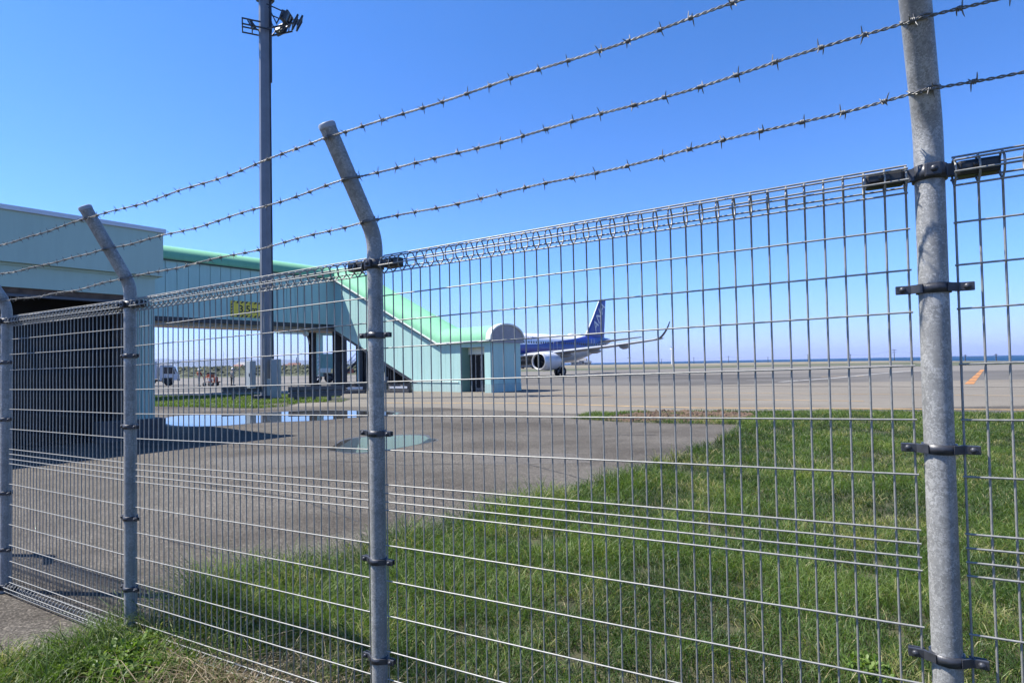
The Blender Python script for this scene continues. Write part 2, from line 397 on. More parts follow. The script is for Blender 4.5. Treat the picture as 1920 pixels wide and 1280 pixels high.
def blades(name, P, H, W, tint, lean, mat, label, cat, z=0.008, yaw=None, curl=1.0):
    n = len(P); P = np.asarray(P); H = np.asarray(H); W = np.asarray(W)
    yaw = np.random.rand(n)*2*PI if yaw is None else yaw
    ph = np.random.rand(n)*2*PI; wx, wy = np.cos(ph)*W/2, np.sin(ph)*W/2
    lx, ly = np.cos(yaw)*lean*H, np.sin(yaw)*lean*H
    z = np.broadcast_to(np.asarray(z, float), (n,))
    V = np.zeros((n, 7, 3))
    for k, (fz, fl, fw) in enumerate(((0, 0, .8), (.42, .16*curl, 1.0), (.78, .55, .7))):
        V[:, 2*k, 0] = P[:, 0]+lx*fl-wx*fw; V[:, 2*k, 1] = P[:, 1]+ly*fl-wy*fw
        V[:, 2*k+1, 0] = P[:, 0]+lx*fl+wx*fw; V[:, 2*k+1, 1] = P[:, 1]+ly*fl+wy*fw
        V[:, 2*k, 2] = V[:, 2*k+1, 2] = z+H*fz*(1-.12*lean*fz)
    V[:, 6, 0] = P[:, 0]+lx; V[:, 6, 1] = P[:, 1]+ly; V[:, 6, 2] = z+H*(1-.28*np.minimum(lean, 2))
    b = (np.arange(n)*7)[:, None]
    loops = (b+np.array([0, 1, 3, 2, 2, 3, 5, 4, 4, 5, 6])).astype(np.int32).ravel()
    me = bpy.data.meshes.new(name); me.vertices.add(n*7); me.vertices.foreach_set('co', V.astype(np.float32).ravel())
    me.loops.add(n*11); me.loops.foreach_set('vertex_index', loops)
    me.polygons.add(n*3)
    st = (np.arange(n)*11)[:, None]+np.array([0, 4, 8]); me.polygons.foreach_set('loop_start', st.astype(np.int32).ravel())
    a = me.attributes.new('tint', 'FLOAT', 'POINT'); a.data.foreach_set('value', np.repeat(np.clip(tint, 0, 1), 7).astype(np.float32))
    me.update(calc_edges=True); me.validate()
    me.materials.append(mat); o = link(name, me)
    return tag(o, label, cat, kind='stuff') if label else o

def vnoise(P, s, seed=0):                                    # smooth value noise in 0..1
    rs = np.random.RandomState(seed); T = rs.rand(64, 64)
    q = P/s; i = np.floor(q).astype(int); f = q-i; f = f*f*(3-2*f)
    g = lambda a, c: T[(i[:, 0]+a) % 64, (i[:, 1]+c) % 64]
    return (g(0, 0)*(1-f[:, 0])*(1-f[:, 1])+g(1, 0)*f[:, 0]*(1-f[:, 1])+g(0, 1)*(1-f[:, 0])*f[:, 1]+g(1, 1)*f[:, 0]*f[:, 1])

def scatter(poly, ymin, ymax, dens):                         # random points of a polygon, only inside what could be seen
    q = np.array(poly); x0, x1 = q[:, 0].min(), q[:, 0].max()
    n = int((x1-x0)*(ymax-ymin)*dens)
    P = np.column_stack([np.random.uniform(x0, x1, n), np.random.uniform(ymin, ymax, n)])
    P = P[(np.abs(P[:, 0]) < P[:, 1]*1.02+1.6)]
    return P[inside(P, poly)]
edge_pts = np.array([G(*q) for q in EDGE])
def edge_dist(P):
    d = np.full(len(P), 9.0)
    for a, c in zip(edge_pts[:-1], edge_pts[1:]):
        ab = c-a; u = np.clip(((P-a)@ab)/(ab@ab), 0, 1); d = np.minimum(d, np.linalg.norm(P-(a+u[:, None]*ab), axis=1))
    return d
FD = np.array((.8728, -.488)); FN = np.array((-.488, -.8728)); F0 = np.array((-2.3493, 3.501))   # fence: along, towards camera, post 1
def side(P): return (P-F0)@FN                                 # >0 on the camera's side
parts_ = []
for (a, c, dn) in ((.6, 3.2, 4600), (3.2, 5.2, 4600), (5.2, 8, 2600), (8, 12, 1350), (12, 18.6, 800)):
    parts_.append(scatter(lawn, a, c, dn))
P = np.vstack(parts_)
bare = inside(P, BARE); P = P[~bare | (np.random.rand(len(P)) < .10+.5*(vnoise(P, .8, 41) > .62))]
sd = side(P); al = (P-F0)@FD
P = P[~((np.abs(sd-.12) < .33) & (al > .25) & (al < 2.6) & (np.random.rand(len(P)) < .6))]   # thin, dry strip along the fence foot
sd = side(P); n = len(P); dist = P[:, 1]
big = vnoise(P, 1.3, 3); mid = vnoise(P, .32, 4); sm_ = vnoise(P, .09, 8)
thin = (mid*.6+sm_*.4) > .24; P, sd, dist, big, mid, sm_ = P[thin], sd[thin], dist[thin], big[thin], mid[thin], sm_[thin]
n = len(P); ed = edge_dist(P)
H = (.045+.045*big+.05*mid)*np.random.uniform(.6, 1.35, n)
H *= 1+1.15*np.exp(-ed/.22)+.35*np.exp(-ed/1.2)
H *= np.where((P[:, 1] < 5.5) & (P[:, 0] < -.4) & (sd < 0), 1.35, 1.0)
W = np.random.uniform(.0028, .0054, n)*(1+np.clip(dist-4, 0, 14)*.11)
tint = .27+.5*(big-.5)+.5*(mid-.5)+np.random.normal(0, .13, n)
dryp = vnoise(P, .5, 21)*.55+vnoise(P, .15, 22)*.45
tint = np.where(np.random.rand(n) < .06+.6*np.clip((dryp-.55)*4, 0, 1), np.random.uniform(.75, 1, n), tint)
lean = np.random.uniform(.25, 1.5, n)
yaw = np.random.normal(.3, 1.6, n)+PI*vnoise(P, .25, 5)*2
blades('lawn_grass', P, H, W, tint, lean, m_grass, 'green lawn grass with pale dry tufts behind the fence', 'grass', yaw=yaw)

# tall ragged grass on the camera's side, bottom left, and along the edge of the paving
near = [G(-60, 1262), G(60, 1240), G(140, 1218), G(190, 1203), G(250, 1200), G(330, 1230), (-1.2, 2.6), (-.6, 1.8), (-3.6, 1.8)]
P = scatter(near, 1.8, 3.7, 1500); n = len(P)
P = P[np.random.rand(n) < np.clip(vnoise(P, .22, 9)*1.6-.15, .12, 1)]; n = len(P)
H = np.random.uniform(.08, .24, n)*(.55+.7*vnoise(P, .3, 11))
blades('verge_grass', P, H, np.random.uniform(.003, .006, n), np.random.normal(.30, .16, n)+(np.random.rand(n) < .05)*.55, np.random.uniform(.2, 1.1, n), m_grass,
       'ragged green grass in front of the fence at the bottom left', 'grass')
# dry straw along the foot of the fence
n = 1900; s_ = .7+2.1*np.random.rand(n)**.8; q_ = np.random.normal(.13, .17, n)
P = F0+s_[:, None]*FD+q_[:, None]*FN; L = np.random.uniform(.06, .26, n)
blades('dry_straw', P, L, np.random.uniform(.002, .005, n), np.random.rand(n), np.random.uniform(.9, 3.2, n), m_dry,
       'tangle of dry straw along the foot of the fence', 'dry grass')
n = 2600; s_ = .45+2.2*np.random.rand(n); q_ = np.random.normal(.075, .05, n); P = F0+s_[:, None]*FD+q_[:, None]*FN
blades('straw_thatch', P, np.random.uniform(.06, .17, n), np.random.uniform(.003, .006, n), np.where(np.random.rand(n) < .5, np.random.uniform(0, .5, n), np.random.uniform(.3, 1, n)), np.random.uniform(.5, 2.2, n), m_dry,
       'matted brown thatch under the bottom of the mesh', 'dry grass')
n = 1500; s_ = .2+2.6*np.random.rand(n); q_ = np.random.normal(.10, .14, n); P = F0+s_[:, None]*FD+q_[:, None]*FN
blades('fence_grass', P, np.random.uniform(.05, .20, n), np.random.uniform(.003, .005, n), np.random.normal(.3, .15, n), np.random.uniform(.2, 1.2, n), m_grass,
       'green grass blades growing up through the straw at the mesh foot', 'grass')
# broad-leaved weeds by the foot of the post
def weed(x, y, h, n, label):
    V = []; Fc = []; T = []
    for k in range(int(n*2.4)):
        a = random.uniform(0, 2*PI); el = random.uniform(.35, 1.35); L = h*random.uniform(.16, .36)
        r0 = random.random()**.6*h*.85; bx_, by_ = r0*math.cos(a*1.7+k), r0*math.sin(a*1.7+k)
        hb = random.uniform(.05, .75)*h*(1-.35*(r0/h)**2); base = Vector((bx_, by_, hb*.9))
        d = Vector((math.cos(a)*math.cos(el), math.sin(a)*math.cos(el), math.sin(el))); s_ = Vector((-math.sin(a), math.cos(a), 0))*L*.23
        dn = Vector((0, 0, -L*.18)); i = len(V)
        V += [base, base+d*L*.35-s_*.8, base+d*L*.35+s_*.8, base+d*L*.7-s_+dn*.3, base+d*L*.7+s_+dn*.3, base+d*L+dn, base+d*L*.4-Vector((0, 0, .004)), base+d*L*.7+dn*.6]
        Fc += [(i, i+1, i+6), (i, i+6, i+2), (i+1, i+3, i+7, i+6), (i+6, i+7, i+4, i+2), (i+3, i+5, i+7), (i+7, i+5, i+4)]
        T += [min(1, max(0, random.gauss(.5, .28)))]*8
    me = bpy.data.meshes.new('leafy_weed'); me.from_pydata(V, [], Fc); me.polygons.foreach_set('use_smooth', [True]*len(Fc))
    a_ = me.attributes.new('tint', 'FLOAT', 'POINT'); a_.data.foreach_set('value', T); me.materials.append(m_weed)
    root = empty('leafy_weed', (x, y, .008), 0, label, 'weed', 'leafy weeds at the fence foot')
    link('foliage', me, root)
    sb = MB()
    for k in range(7):
        a = k*.9+.2; sb.tube([(0, 0, 0), (math.cos(a)*h*.25, math.sin(a)*h*.25, h*.35), (math.cos(a)*h*.5, math.sin(a)*h*.5, h*.6)], .0025, 5)
    sb.build('stem', m_weed, root)
for (px_, py_, h, n, lb) in ((262, 1238, .17, 260, 'lush low weed with small bright leaves right below the second post from the left'),
                             (215, 1262, .15, 220, 'leafy weed left of the lush one below the second post'),
                             (300, 1218, .13, 170, 'small leafy weed against the mesh just right of the second post'),
                             (285, 1278, .14, 220, 'leafy weed at the bottom edge below the second post'),
                             (120, 1275, .11, 140, 'low leafy weed among the grass at the bottom left corner'),
                             (172, 1252, .13, 240, 'leafy weed in the ragged grass halfway between the bottom left corner and the second post'),
                             (335, 1262, .12, 200, 'leafy weed at the edge of the straw right of the lush weed'),
                             (246, 1276, .15, 260, 'dense leafy weed at the bottom edge directly under the second post'),
                             (640, 1275, .12, 150, 'leafy weed in the straw just left of the middle post'),
                             (1630, 1275, .13, 150, 'pale green leafy weed at the foot of the mesh left of the nearest post')):
    x, y = G(px_, py_); weed(x, y, h, n, lb)
# a few long bleached stalks
for (a, c, hgt) in (((455, 1225), (475, 1278), .16), ((305, 1198), (350, 1250), .10), ((225, 1262), (285, 1222), .12), ((225, 1280), (262, 1266), .09), ((385, 1220), (430, 1255), .08)):
    A_ = Vector((*G(*a), .02)); B_ = Vector((*G(*c), .02)); mid_ = (A_+B_)/2+Vector((.02, 0, hgt*.5)); A_.z += hgt*.5
    o = MB().tube([A_, mid_, B_], [.0018, .0025, .003], 6).build('dead_stalk', m_dry)
    tag(o, {455: 'bleached dead stalk leaning on the lowest mesh wire between the second and middle posts', 305: 'bleached dead stalk lying just right of the second post from the left', 225: 'long pale dead stalk slanting across the lush weed',
            385: 'bleached dead stalk in the straw midway along the mesh foot'}[a[0]] if a[1] != 1280 else 'short pale dead stalk at the bottom edge under the second post', 'stalk', 'dead stalks by the fence')
    at_ = o.data.attributes.new('tint', 'FLOAT', 'POINT'); at_.data.foreach_set('value', [.9]*len(o.data.vertices))

# ------------------------------------------------------------------ fence
FANG = math.atan2(FD[1], FD[0])
def hz(s): return .005*s if s < 0 else .0225*s
def fpt(s, off=0.0, z=0.0):
    p = F0+s*FD+off*FN; return Vector((p[0], p[1], z))
POSTS = [-3.734, -1.734, 0.0, 2.0, 4.009, 6.01]
fence = empty('mesh_fence', (F0[0], F0[1], 0), FANG, 'galvanised welded wire mesh fence with bent round posts across the foreground', 'fence')
def L_(s, off=0.0, z=0.0): return (s, -off, z)               # fence local frame: x along, -y towards the camera
BEND = Matrix.Rotation(-FANG, 3, 'Z') @ Vector((-.68, -.733, 0))
PR = .0345
def arm(h0):                                                  # centre line of the bent top, fence-local, from height h0
    phi = R_(27.5); r = .25; pts = []
    for k in range(9):
        a = phi*k/8; pts.append(Vector((0, 0, h0))+BEND*(r*(1-math.cos(a)))+Vector((0, 0, r*math.sin(a))))
    t = BEND*math.sin(phi)+Vector((0, 0, math.cos(phi)))
    pts.append(pts[-1]+t*.43); return pts, t, BEND*math.cos(phi)-Vector((0, 0, math.sin(phi)))
ARM_H = CAMZ+.472
ap, at_dir, under = arm(ARM_H)
pm = MB(); pm.tube([(0, 0, -.2), (0, 0, .5), (0, 0, 1.2), (0, 0, ARM_H-.02)]+ap, PR, 28, cap=False)
post_me = pm.mesh('fence_post', m_post)
cm = MB(); tip = ap[-1]
cm.tube([tip-at_dir*.012, tip+at_dir*.004, tip+at_dir*.010], [PR*1.06, PR*1.06, PR*.9], 28); cap_me = cm.mesh('cap', m_cap)
# band clamp with two bolted ears
cm = MB()
cm.lathe([(PR+.001, -.013), (PR+.0055, -.013), (PR+.0055, .013), (PR+.001, .013)], 28)
for sg in (-1, 1):
    cm.bar((sg*.026, -.030, 0), (sg*.050, -.012, 0), .007, .023); cm.cbox((sg*.066, -.009, .0), (.042, .009, .023), .002)
    cm.cbox((sg*.066, .006, 0), (.038, .006, .021), .0015)
    cm.lathe([(.0001, -.022), (.0065, -.021), (.008, -.018), (.008, -.012)], 12, 'Y', (sg*.071, 0, 0))
    cm.lathe([(.006, -.014), (.006, .016)], 6, 'Y', (sg*.071, 0, 0), False)
clamp_me = cm.mesh('clamp', m_clamp)
cm = MB()                                                     # top and bottom fixing: band plus a plastic sleeve reaching into the roll on either side
cm.lathe([(PR+.001, -.020), (PR+.006, -.020), (PR+.006, .020), (PR+.001, .020)], 28)
cm.cbox((.002, -PR-.011, 0), (.036, .018, .036), .004)
cm.lathe([(.0001, -.062), (.007, -.061), (.0085, -.058), (.0085, -.050)], 12, 'Y', (.004, 0, 0))
for sg in (-1, 1): cm.bar((sg*.028, -.014, 0), (sg*.072, 0, 0), .014, .034)
grip_me = cm.mesh('roll_fixing', m_clamp)
cm = MB()
cm.cbox((0, 0, 0), (.092, .038, .040), .008); cm.cbox((-.012, -.022, .002), (.05, .008, .018), .003)
cm.lathe([(.0001, -.031), (.006, -.030), (.007, -.024)], 10, 'Y', (-.008, 0, .002))
sleeve_me = cm.mesh('roll_sleeve', m_black)
TIE_UP = {.058: {2.0: .012, 4.009: .022, 6.01: .05}, .250: {2.0: .026, 4.009: .040, 6.01: .08}, .440: {2.0: .026, 4.009: .055, 6.01: .095}}; TIES = []
for dist in (.058, .250, .440):
    c_ = ap[-1]-at_dir*dist
    y_ = at_dir.cross(under).normalized()
    cm = MB(); cm.tube([c_+(under*math.cos(2*PI*k/20)+y_*math.sin(2*PI*k/20))*(PR+.002+(.006 if k in (0, 20) else 0))+at_dir*.006*math.sin(k*.9) for k in range(21)], .0022, 5)
    TIES.append(cm.mesh('wire_tie', m_barb))
CL = [CAMZ+z for z in (.094, -.338, -.893, -1.317)]
for i, s in enumerate(POSTS):
    dz = hz(s)
    p = link('fence_post', post_me, fence, L_(s, 0, dz))
    link('cap', cap_me, p)
    for z in CL: link('clamp', clamp_me, p, (0, 0, z))
    link('roll_fixing', grip_me, p, (0, 0, CAMZ+.408)); [link('roll_sleeve', sleeve_me, p, (q_*.104, 0, CAMZ+.408)) for q_ in (-1, 1)]
    link('roll_fixing', grip_me, p, (0, 0, .055)); [link('roll_sleeve', sleeve_me, p, (q_*.104, 0, .055)) for q_ in (-1, 1)]; [link('wire_tie', tm_, p, at_dir*TIE_UP[d_].get(s, 0)) for d_, tm_ in zip((.058, .250, .440), TIES)]

ROWS = [1.56+z for z in (.3545, .2408, .124, -.0236, -.171, -.3205, -.471, -.508, -.545, -.5805, -.7326, -.885, -1.035, -1.187, -1.306, -1.422)]
ZT, ZB = 1.56+.455, .095
wr = .0029
ring = [(0, 0), (.022, .017), (.029, .038), (.024, .056), (.006, .072), (-.012, .07), (-.027, .052), (-.028, .034), (-.02, .016), (-.002, .002)]
vm = MB()
path = [(0, -y, ZB-z) for y, z in ring[::-1]]+[(0, 0, ZB)]+[(0, 0.0006*math.sin(k*2.1), ZB+(ZT-ZB)*k/14) for k in range(1, 14)]+[(0, -y, ZT+z) for y, z in ring]
vm.tube(path, wr, 6); vwire_me = vm.mesh('vertical_wire', m_wire)
rows_h = [(.0058, z) for z in ROWS]
roll_h = [(.0045, ZT), (.033, ZT+.030), (.027, ZT+.062), (-.002, ZT+.078), (-.031, ZT+.056), (-.031, ZT+.024),
          (.0045, ZB), (.033, ZB-.030), (.027, ZB-.062), (-.002, ZB-.075), (-.031, ZB-.056), (-.031, ZB-.024)]
for a, c in zip(POSTS[:-1], POSTS[1:]):
    g = .054; x0, x1 = a+g, c-g; n = int(round((x1-x0)/.05)); st = (x1-x0)/n; mid = (x0+x1)/2
    zz = lambda s: hz(s)
    rb = MB()
    bb_ = MB()
    for q_, (y, z) in enumerate(roll_h): (rb if q_ < 6 else bb_).tube([(x0-mid-.004, -y, z+zz(x0)-zz(mid)), (0, -y, z), (x1-mid+.004, -y, z+zz(x1)-zz(mid))], wr, 6)
    panel = rb.build('mesh_panel', m_wire, fence, (mid, 0, zz(mid)))
    bb_.build('bottom_roll', m_wire, panel)
    hm = MB().tube([(x0-mid-.006, 0, zz(x0)-zz(mid)), (0, 0, 0), (x1-mid+.006, 0, zz(x1)-zz(mid))], wr, 6).mesh('horizontal_wire', m_wire)
    for y, z in rows_h: link('horizontal_wire', hm, panel, (0, -y, z))
    for k in range(n+1):
        s = x0+k*st; link('vertical_wire', vwire_me, panel, (s-mid+random.uniform(-.0007, .0007), 0, zz(s)-zz(mid)))

# barbed wire: three strands on the outer face of the bent arms
def strand(dist, idx, label):
    K = []                                                    # support points in world space
    Rz = Matrix.Rotation(FANG, 3, 'Z')
    for s in POSTS:
        loc = ap[-1]-at_dir*(dist-TIE_UP[dist].get(s, 0))+under*(PR+.004)
        K.append(Vector((F0[0], F0[1], 0))+Rz @ (Vector(L_(s, 0, hz(s)))+loc))
    root = None
    cen = []; rs = random.Random(idx)
    for a, c in zip(K[:-1], K[1:]):
        n = max(8, int((c-a).length/.006)); sag = rs.uniform(.012, .03)
        w1, w2 = rs.uniform(0, 6), rs.uniform(0, 6)
        for k in range(n):
            u = k/n; p = a.lerp(c, u); e = 4*u*(1-u)
            p.z -= sag*e; p.z += .003*math.sin(u*19+w1)*min(1, e*4); p += Vector((FN[0], FN[1], 0))*(.003*math.sin(u*15+w2)*min(1, e*4))
            cen.append(p)
    cen.append(K[-1])
    mb = MB(); D = Vector((FD[0], FD[1], .02)).normalized(); N = D.cross(Vector((0, 0, 1))).normalized(); B = N.cross(D)
    for ph in (0, PI):
        mb.tube([p+(N*math.cos(k*.92+ph)+B*math.sin(k*.92+ph))*.0026 for k, p in enumerate(cen)], .0022, 5, smooth=True)
    org = K[2]
    me = mb.mesh('barbed_wire', m_barb)
    o = link('barbed_wire', me); tag(o, label, 'barbed wire', 'strands of barbed wire above the fence')
    # barbs: a two-turn knot with four pricks
    d = .05
    tot = 0; nxt = .03
    for k in range(1, len(cen)):
        tot += (cen[k]-cen[k-1]).length
        if tot >= nxt:
            nxt += rs.uniform(.088, .112)
            b = link('barb', barb_mes[rs.randrange(len(barb_mes))], o)
            x = D; ang = rs.uniform(0, 2*PI); fl = rs.choice((-1, 1))
            y = N*math.cos(ang)+B*math.sin(ang); z = x.cross(y)
            mw = Matrix((x*fl, y*fl, z)).transposed().to_4x4(); mw.translation = cen[k]; b.matrix_world = mw
            b.matrix_local = mw
    return o
barb_mes = []
for q in range(4):
    rr = random.Random(40+q); mb = MB()
    hel = [(-.006+.012*k/20, .0056*math.cos(k*.95), .0056*math.sin(k*.95)) for k in range(21)]
    mb.tube(hel, .0019, 5)
    for (x, a, tl) in ((-.006, rr.uniform(0, .8), rr.uniform(-.006, .003)), (-.005, PI+rr.uniform(-.4, .4), rr.uniform(-.006, .004)), (.005, PI/2+rr.uniform(-.4, .4), rr.uniform(-.003, .008)), (.006, -PI/2+rr.uniform(-.5, .5), rr.uniform(-.003, .008))):
        Lb = rr.uniform(.0185, .025); c_, s_ = math.cos(a), math.sin(a)
        mb.tube([(x, c_*.003, s_*.003), (x+tl*.4, c_*Lb*.6, s_*Lb*.6), (x+tl, c_*Lb, s_*Lb)], [.0019, .0017, .0008], 5)
    barb_mes.append(mb.mesh('barb', m_barb))
strand(.058, 1, 'topmost strand of barbed wire, near the capped ends of the bent posts')
strand(.250, 2, 'middle strand of barbed wire, between the highest and lowest strands')
strand(.440, 3, 'lowest strand of barbed wire, just above the bend of the posts')

# ------------------------------------------------------------------ raised walkway with the covered stair
_u = Vector((.627, .779, 0)).normalized(); _v = Vector((-.779, .627, 0)).normalized()
C0 = Vector((-1.25, 33.4, 0))
WANG = math.atan2(_v.y, _v.x)                                 # local x = L (along the stair, away from its door), local y = -s ... see W()
walk = empty('covered_walkway', C0, WANG, 'teal raised airport walkway with green curved roof and enclosed stair down to the apron', 'walkway')
# local frame: x = L along _v ; local y axis = Rz(WANG)*(0,1) = (-_v.y, _v.x) = -_u ; so across-stair offset u -> y = -u
def W(L, u, z): return Vector((L, -u, z))
LC, SW, ZE, ZW = 15.65, 2.8, 8.35, 4.9                        # corner, stair width, eave and underside of the bridge wall
LB = 4.32; ZL = 3.0
def ztop(L): return ZL if L < LB else ZL+(ZE-ZL)*(L-LB)/(LC-LB)
def zbot(L): return .5 if L < 6.31 else .5+(L-6.31)*.43
# wall panels of the stair (lit side, u = 0)
DOOR0, DOOR1 = .48, 2.41
def stair_panel(a, c, zlo=None):
    L0, L1 = a+.006, c-.006
    bot = [(L0, zbot(L0)), (L1, zbot(L1))]
    if L0 < 6.31 < L1: bot = [(L0, .5), (6.31, .5), (L1, zbot(L1))]
    if zlo: bot = [(L0, zlo), (L1, zlo)]
    top = [(L1, ztop(L1)), (L0, ztop(L0))]
    if L0 < LB < L1: top = [(L1, ztop(L1)), (LB, ZL), (L0, ZL)]
    MB().prism([W(l, -.03, z) for l, z in bot+top], W(0, .03, 0)).build('wall_panel', m_teal, walk)
edges = [0.0, DOOR0]; stair_panel(0, DOOR0); stair_panel(DOOR0, DOOR1, 2.72)
k = DOOR1
while k < LC-.2:
    e = min(k+.662, LC+.03); stair_panel(k, e); k = e
# end panels (u direction, L = 0)
for q in range(4):
    MB().box(W(-.015, .35+.7*q, (.5+ZL)/2), (.03, .688, ZL-.5)).build('wall_panel', m_teal, walk)
# core behind the panels, with the door recess left open
prof = [(2.41, .5), (6.31, .5), (LC+2.8, zbot(LC)), (LC+2.8, ZE), (LC, ZE), (LB, ZL), (2.41, ZL)]
cb = MB(); cb.prism([W(l, .002, z) for l, z in [(2.44, .02), (6.9, .02), (6.9, .7), (LC-.1, zbot(LC-.1)+.1), (LC-.1, ZE-.02), (LB, ZL-.02), (2.44, ZL-.02)]], W(0, .8, 0))
cb.prism([W(l, .002, z) for l, z in [(.02, .02), (.45, .02), (.45, ZL-.02), (.02, ZL-.02)]], W(0, .8, 0))
cb.prism([W(l, .002, z) for l, z in [(.45, 2.76), (2.44, 2.76), (2.44, ZL-.02), (.45, ZL-.02)]], W(0, .8, 0))
cb.prism([W(l, .802, z) for l, z in [(.02, .02), (6.9, .02), (6.9, .7), (LC-.1, zbot(LC-.1)+.1), (LC-.1, ZE-.02), (LB, ZL-.02), (.02, ZL-.02)]], W(0, SW-.83, 0))
m_joint_teal = simple('dark_teal_joint', (.10, .16, .17), .8, 0, .1, 2); cb.build('stair_core', m_joint_teal, walk)  # dark teal core that shows in the gaps between panels
m_plinth = wall_mat('teal_plinth', (.34, .48, .45), .25)
for q in ((2.42, 7.0), (-.05, .46)):
    MB().prism([W(l, -.06, z) for l, z in [(q[0], 0), (q[1], 0), (q[1], .49), (q[0], .49)]], W(0, .058, 0)).build('plinth', m_plinth, walk)
MB().prism([W(-.05, 0, 0), W(-.05, SW, 0), W(-.05, SW, .49), W(-.05, 0, .49)], W(.048, 0, 0)).build('plinth', m_plinth, walk)
ld = MB(); ld.bar(W(2.6, -.075, .62), W(7.05, -.075, .62), .05, .05); ld.build('ledge', m_cream, walk)
# recessed double door with glass
dr = MB(); dz = 2.25
dr.box(W(1.03, .77, 1.15), (.06, .06, 2.3)); dr.box(W(1.46, .77, 1.15), (.09, .06, 2.3)); dr.box(W(1.89, .77, 1.15), (.06, .06, 2.3))
dr.box(W(1.46, .77, 2.27), (.92, .06, .08)); dr.box(W(1.46, .77, .14), (.92, .06, .2))
door = dr.build('door', m_white, walk)
for q in (1.245, 1.675): MB().box(W(q, .785, 1.2), (.34, .02, 2.0)).build('pane', m_glass, door)
for q in (1.40, 1.52): MB().box(W(q, .725, 1.1), (.03, .03, .3)).build('handle', m_steelgrey, door)
MB().box(W(1.46, .70, 2.5), (1.93, .16, .4)).build('door_lintel', m_cream, walk)
MB().box(W(2.39, .41, 1.35), (.03, .78, 2.7)).build('door_reveal', wall_mat('green_reveal', (.20, .36, .30), .1), walk)
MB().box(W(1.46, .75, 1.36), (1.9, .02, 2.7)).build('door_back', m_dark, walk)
MB().box(W(1.445, .39, 2.735), (1.93, .8, .03)).build('door_soffit', m_cream, walk)
# bridge: runs along -u from the corner (local +y), between L = LC and LC + 2.8
BS = 17.0
k = 0.0
while k < BS:
    MB().box(W(LC+.012, -(k+.325), (ZE+ZW)/2), (.05, .622, ZE-ZW)).build('wall_panel', m_teal, walk); k += .65
bb = MB(); bb.box(W(LC+1.42, -(BS-SW)/2, (ZE+ZW)/2), (2.72, BS+SW-.06, ZE-ZW-.05)); bb.build('bridge_core', m_joint_teal, walk)
bm_ = MB()
bm_.box(W(LC+.06, -(BS/2-.1), ZW-.145), (.16, BS+.2, .28)); bm_.box(W(LC+2.74, -(BS-SW)/2, ZW-.145), (.16, BS+SW, .28))
for q in range(9): bm_.box(W(LC+1.4, -(q*2.1-1.5), ZW-.12), (2.5, .12, .18))
bm_.build('floor_beam', m_steel, walk)
MB().box(W(LC+1.45, -(BS-SW)/2, ZW-.36), (2.3, BS+SW-.3, .28)).build('soffit', m_soffit, walk)
st_ = MB(); st_.bar(W(6.6, .06, .52), W(LC-.05, .06, zbot(LC)-.10), .12, .26); st_.bar(W(6.6, SW-.1, .52), W(LC-.05, SW-.1, zbot(LC)-.10), .12, .26)
st_.bar(W(6.6, SW/2, .46), W(LC-.05, SW/2, zbot(LC)-.2), SW-.3, .06)
st_.build('stringer', m_steel, walk)
# curved roof
def vault(n=14, wdt=SW, rise=.95, ov=.22, th=.16):
    P = []
    for k in range(n+1):
        a = PI*k/n; P.append((wdt/2-(wdt/2+ov)*math.cos(a), rise*math.sin(a)**.9))
    return P
vp = vault()
rings = []
for L, z in ((-.10, ZL), (LB-.12, ZL), (LB+.12, ZL+.06), (LC-.3, ztop(LC-.3)), (LC+.5, ZE+.05)):
    rings.append([W(L, u, z+.10+h) for u, h in vp]+[W(L, SW+.22, z), W(L, -.22, z)])
MB().loft(rings).build('roof', m_green, walk)
rings = []
for s_ in (-SW-.1, 0, 6, 12, BS):
    rings.append([W(LC+u, -s_, ZE+.10+h) for u, h in vp]+[W(LC+SW+.22, -s_, ZE), W(LC-.22, -s_, ZE)])
MB().loft(rings).build('roof', m_green, walk)
eb = MB()
eb.bar(W(-.1, -.235, ZL+.045), W(LB, -.235, ZL+.045), .03, .10); eb.bar(W(LB, -.235, ZL+.045), W(LC-.05, -.235, ZE+.045), .03, .10)
eb.build('eave_highlight', m_cream, walk)  # pale bar standing in for the sun's highlight along the roof's lower edge
MB().bar(W(LB+.05, -.06, ZL-.07), W(LC-.02, -.06, ZE-.07), .06, .12).build('eave_shade_strip', m_steelgrey, walk)  # dark strip standing in for the shadow under the stair's roof overhang
MB().bar(W(LC-.10, 0, ZE-.03), W(LC-.10, -BS, ZE-.03), .10, .07).build('eave_shade_strip', m_steel, walk)  # same painted shade strip under the bridge roof
# rounded end panel above the door end
ev = [(u, ZL+.10+h) for u, h in vp]+[(SW+.1, ZL-.06), (-.1, ZL-.06)]
MB().prism([W(-.13, u, z) for u, z in ev], W(.028, 0, 0)).build('end_panel', m_endcap, walk)
rimb = MB(); _up_local = (1, 0, 0)
for (a, c) in zip(ev[:len(vp)-1], ev[1:len(vp)]): rimb.bar(W(-.02, a[0], a[1]+.03), W(-.02, c[0], c[1]+.03), .09, .36, up=_up_local)
rimb.build('end_rim', m_cream, walk)
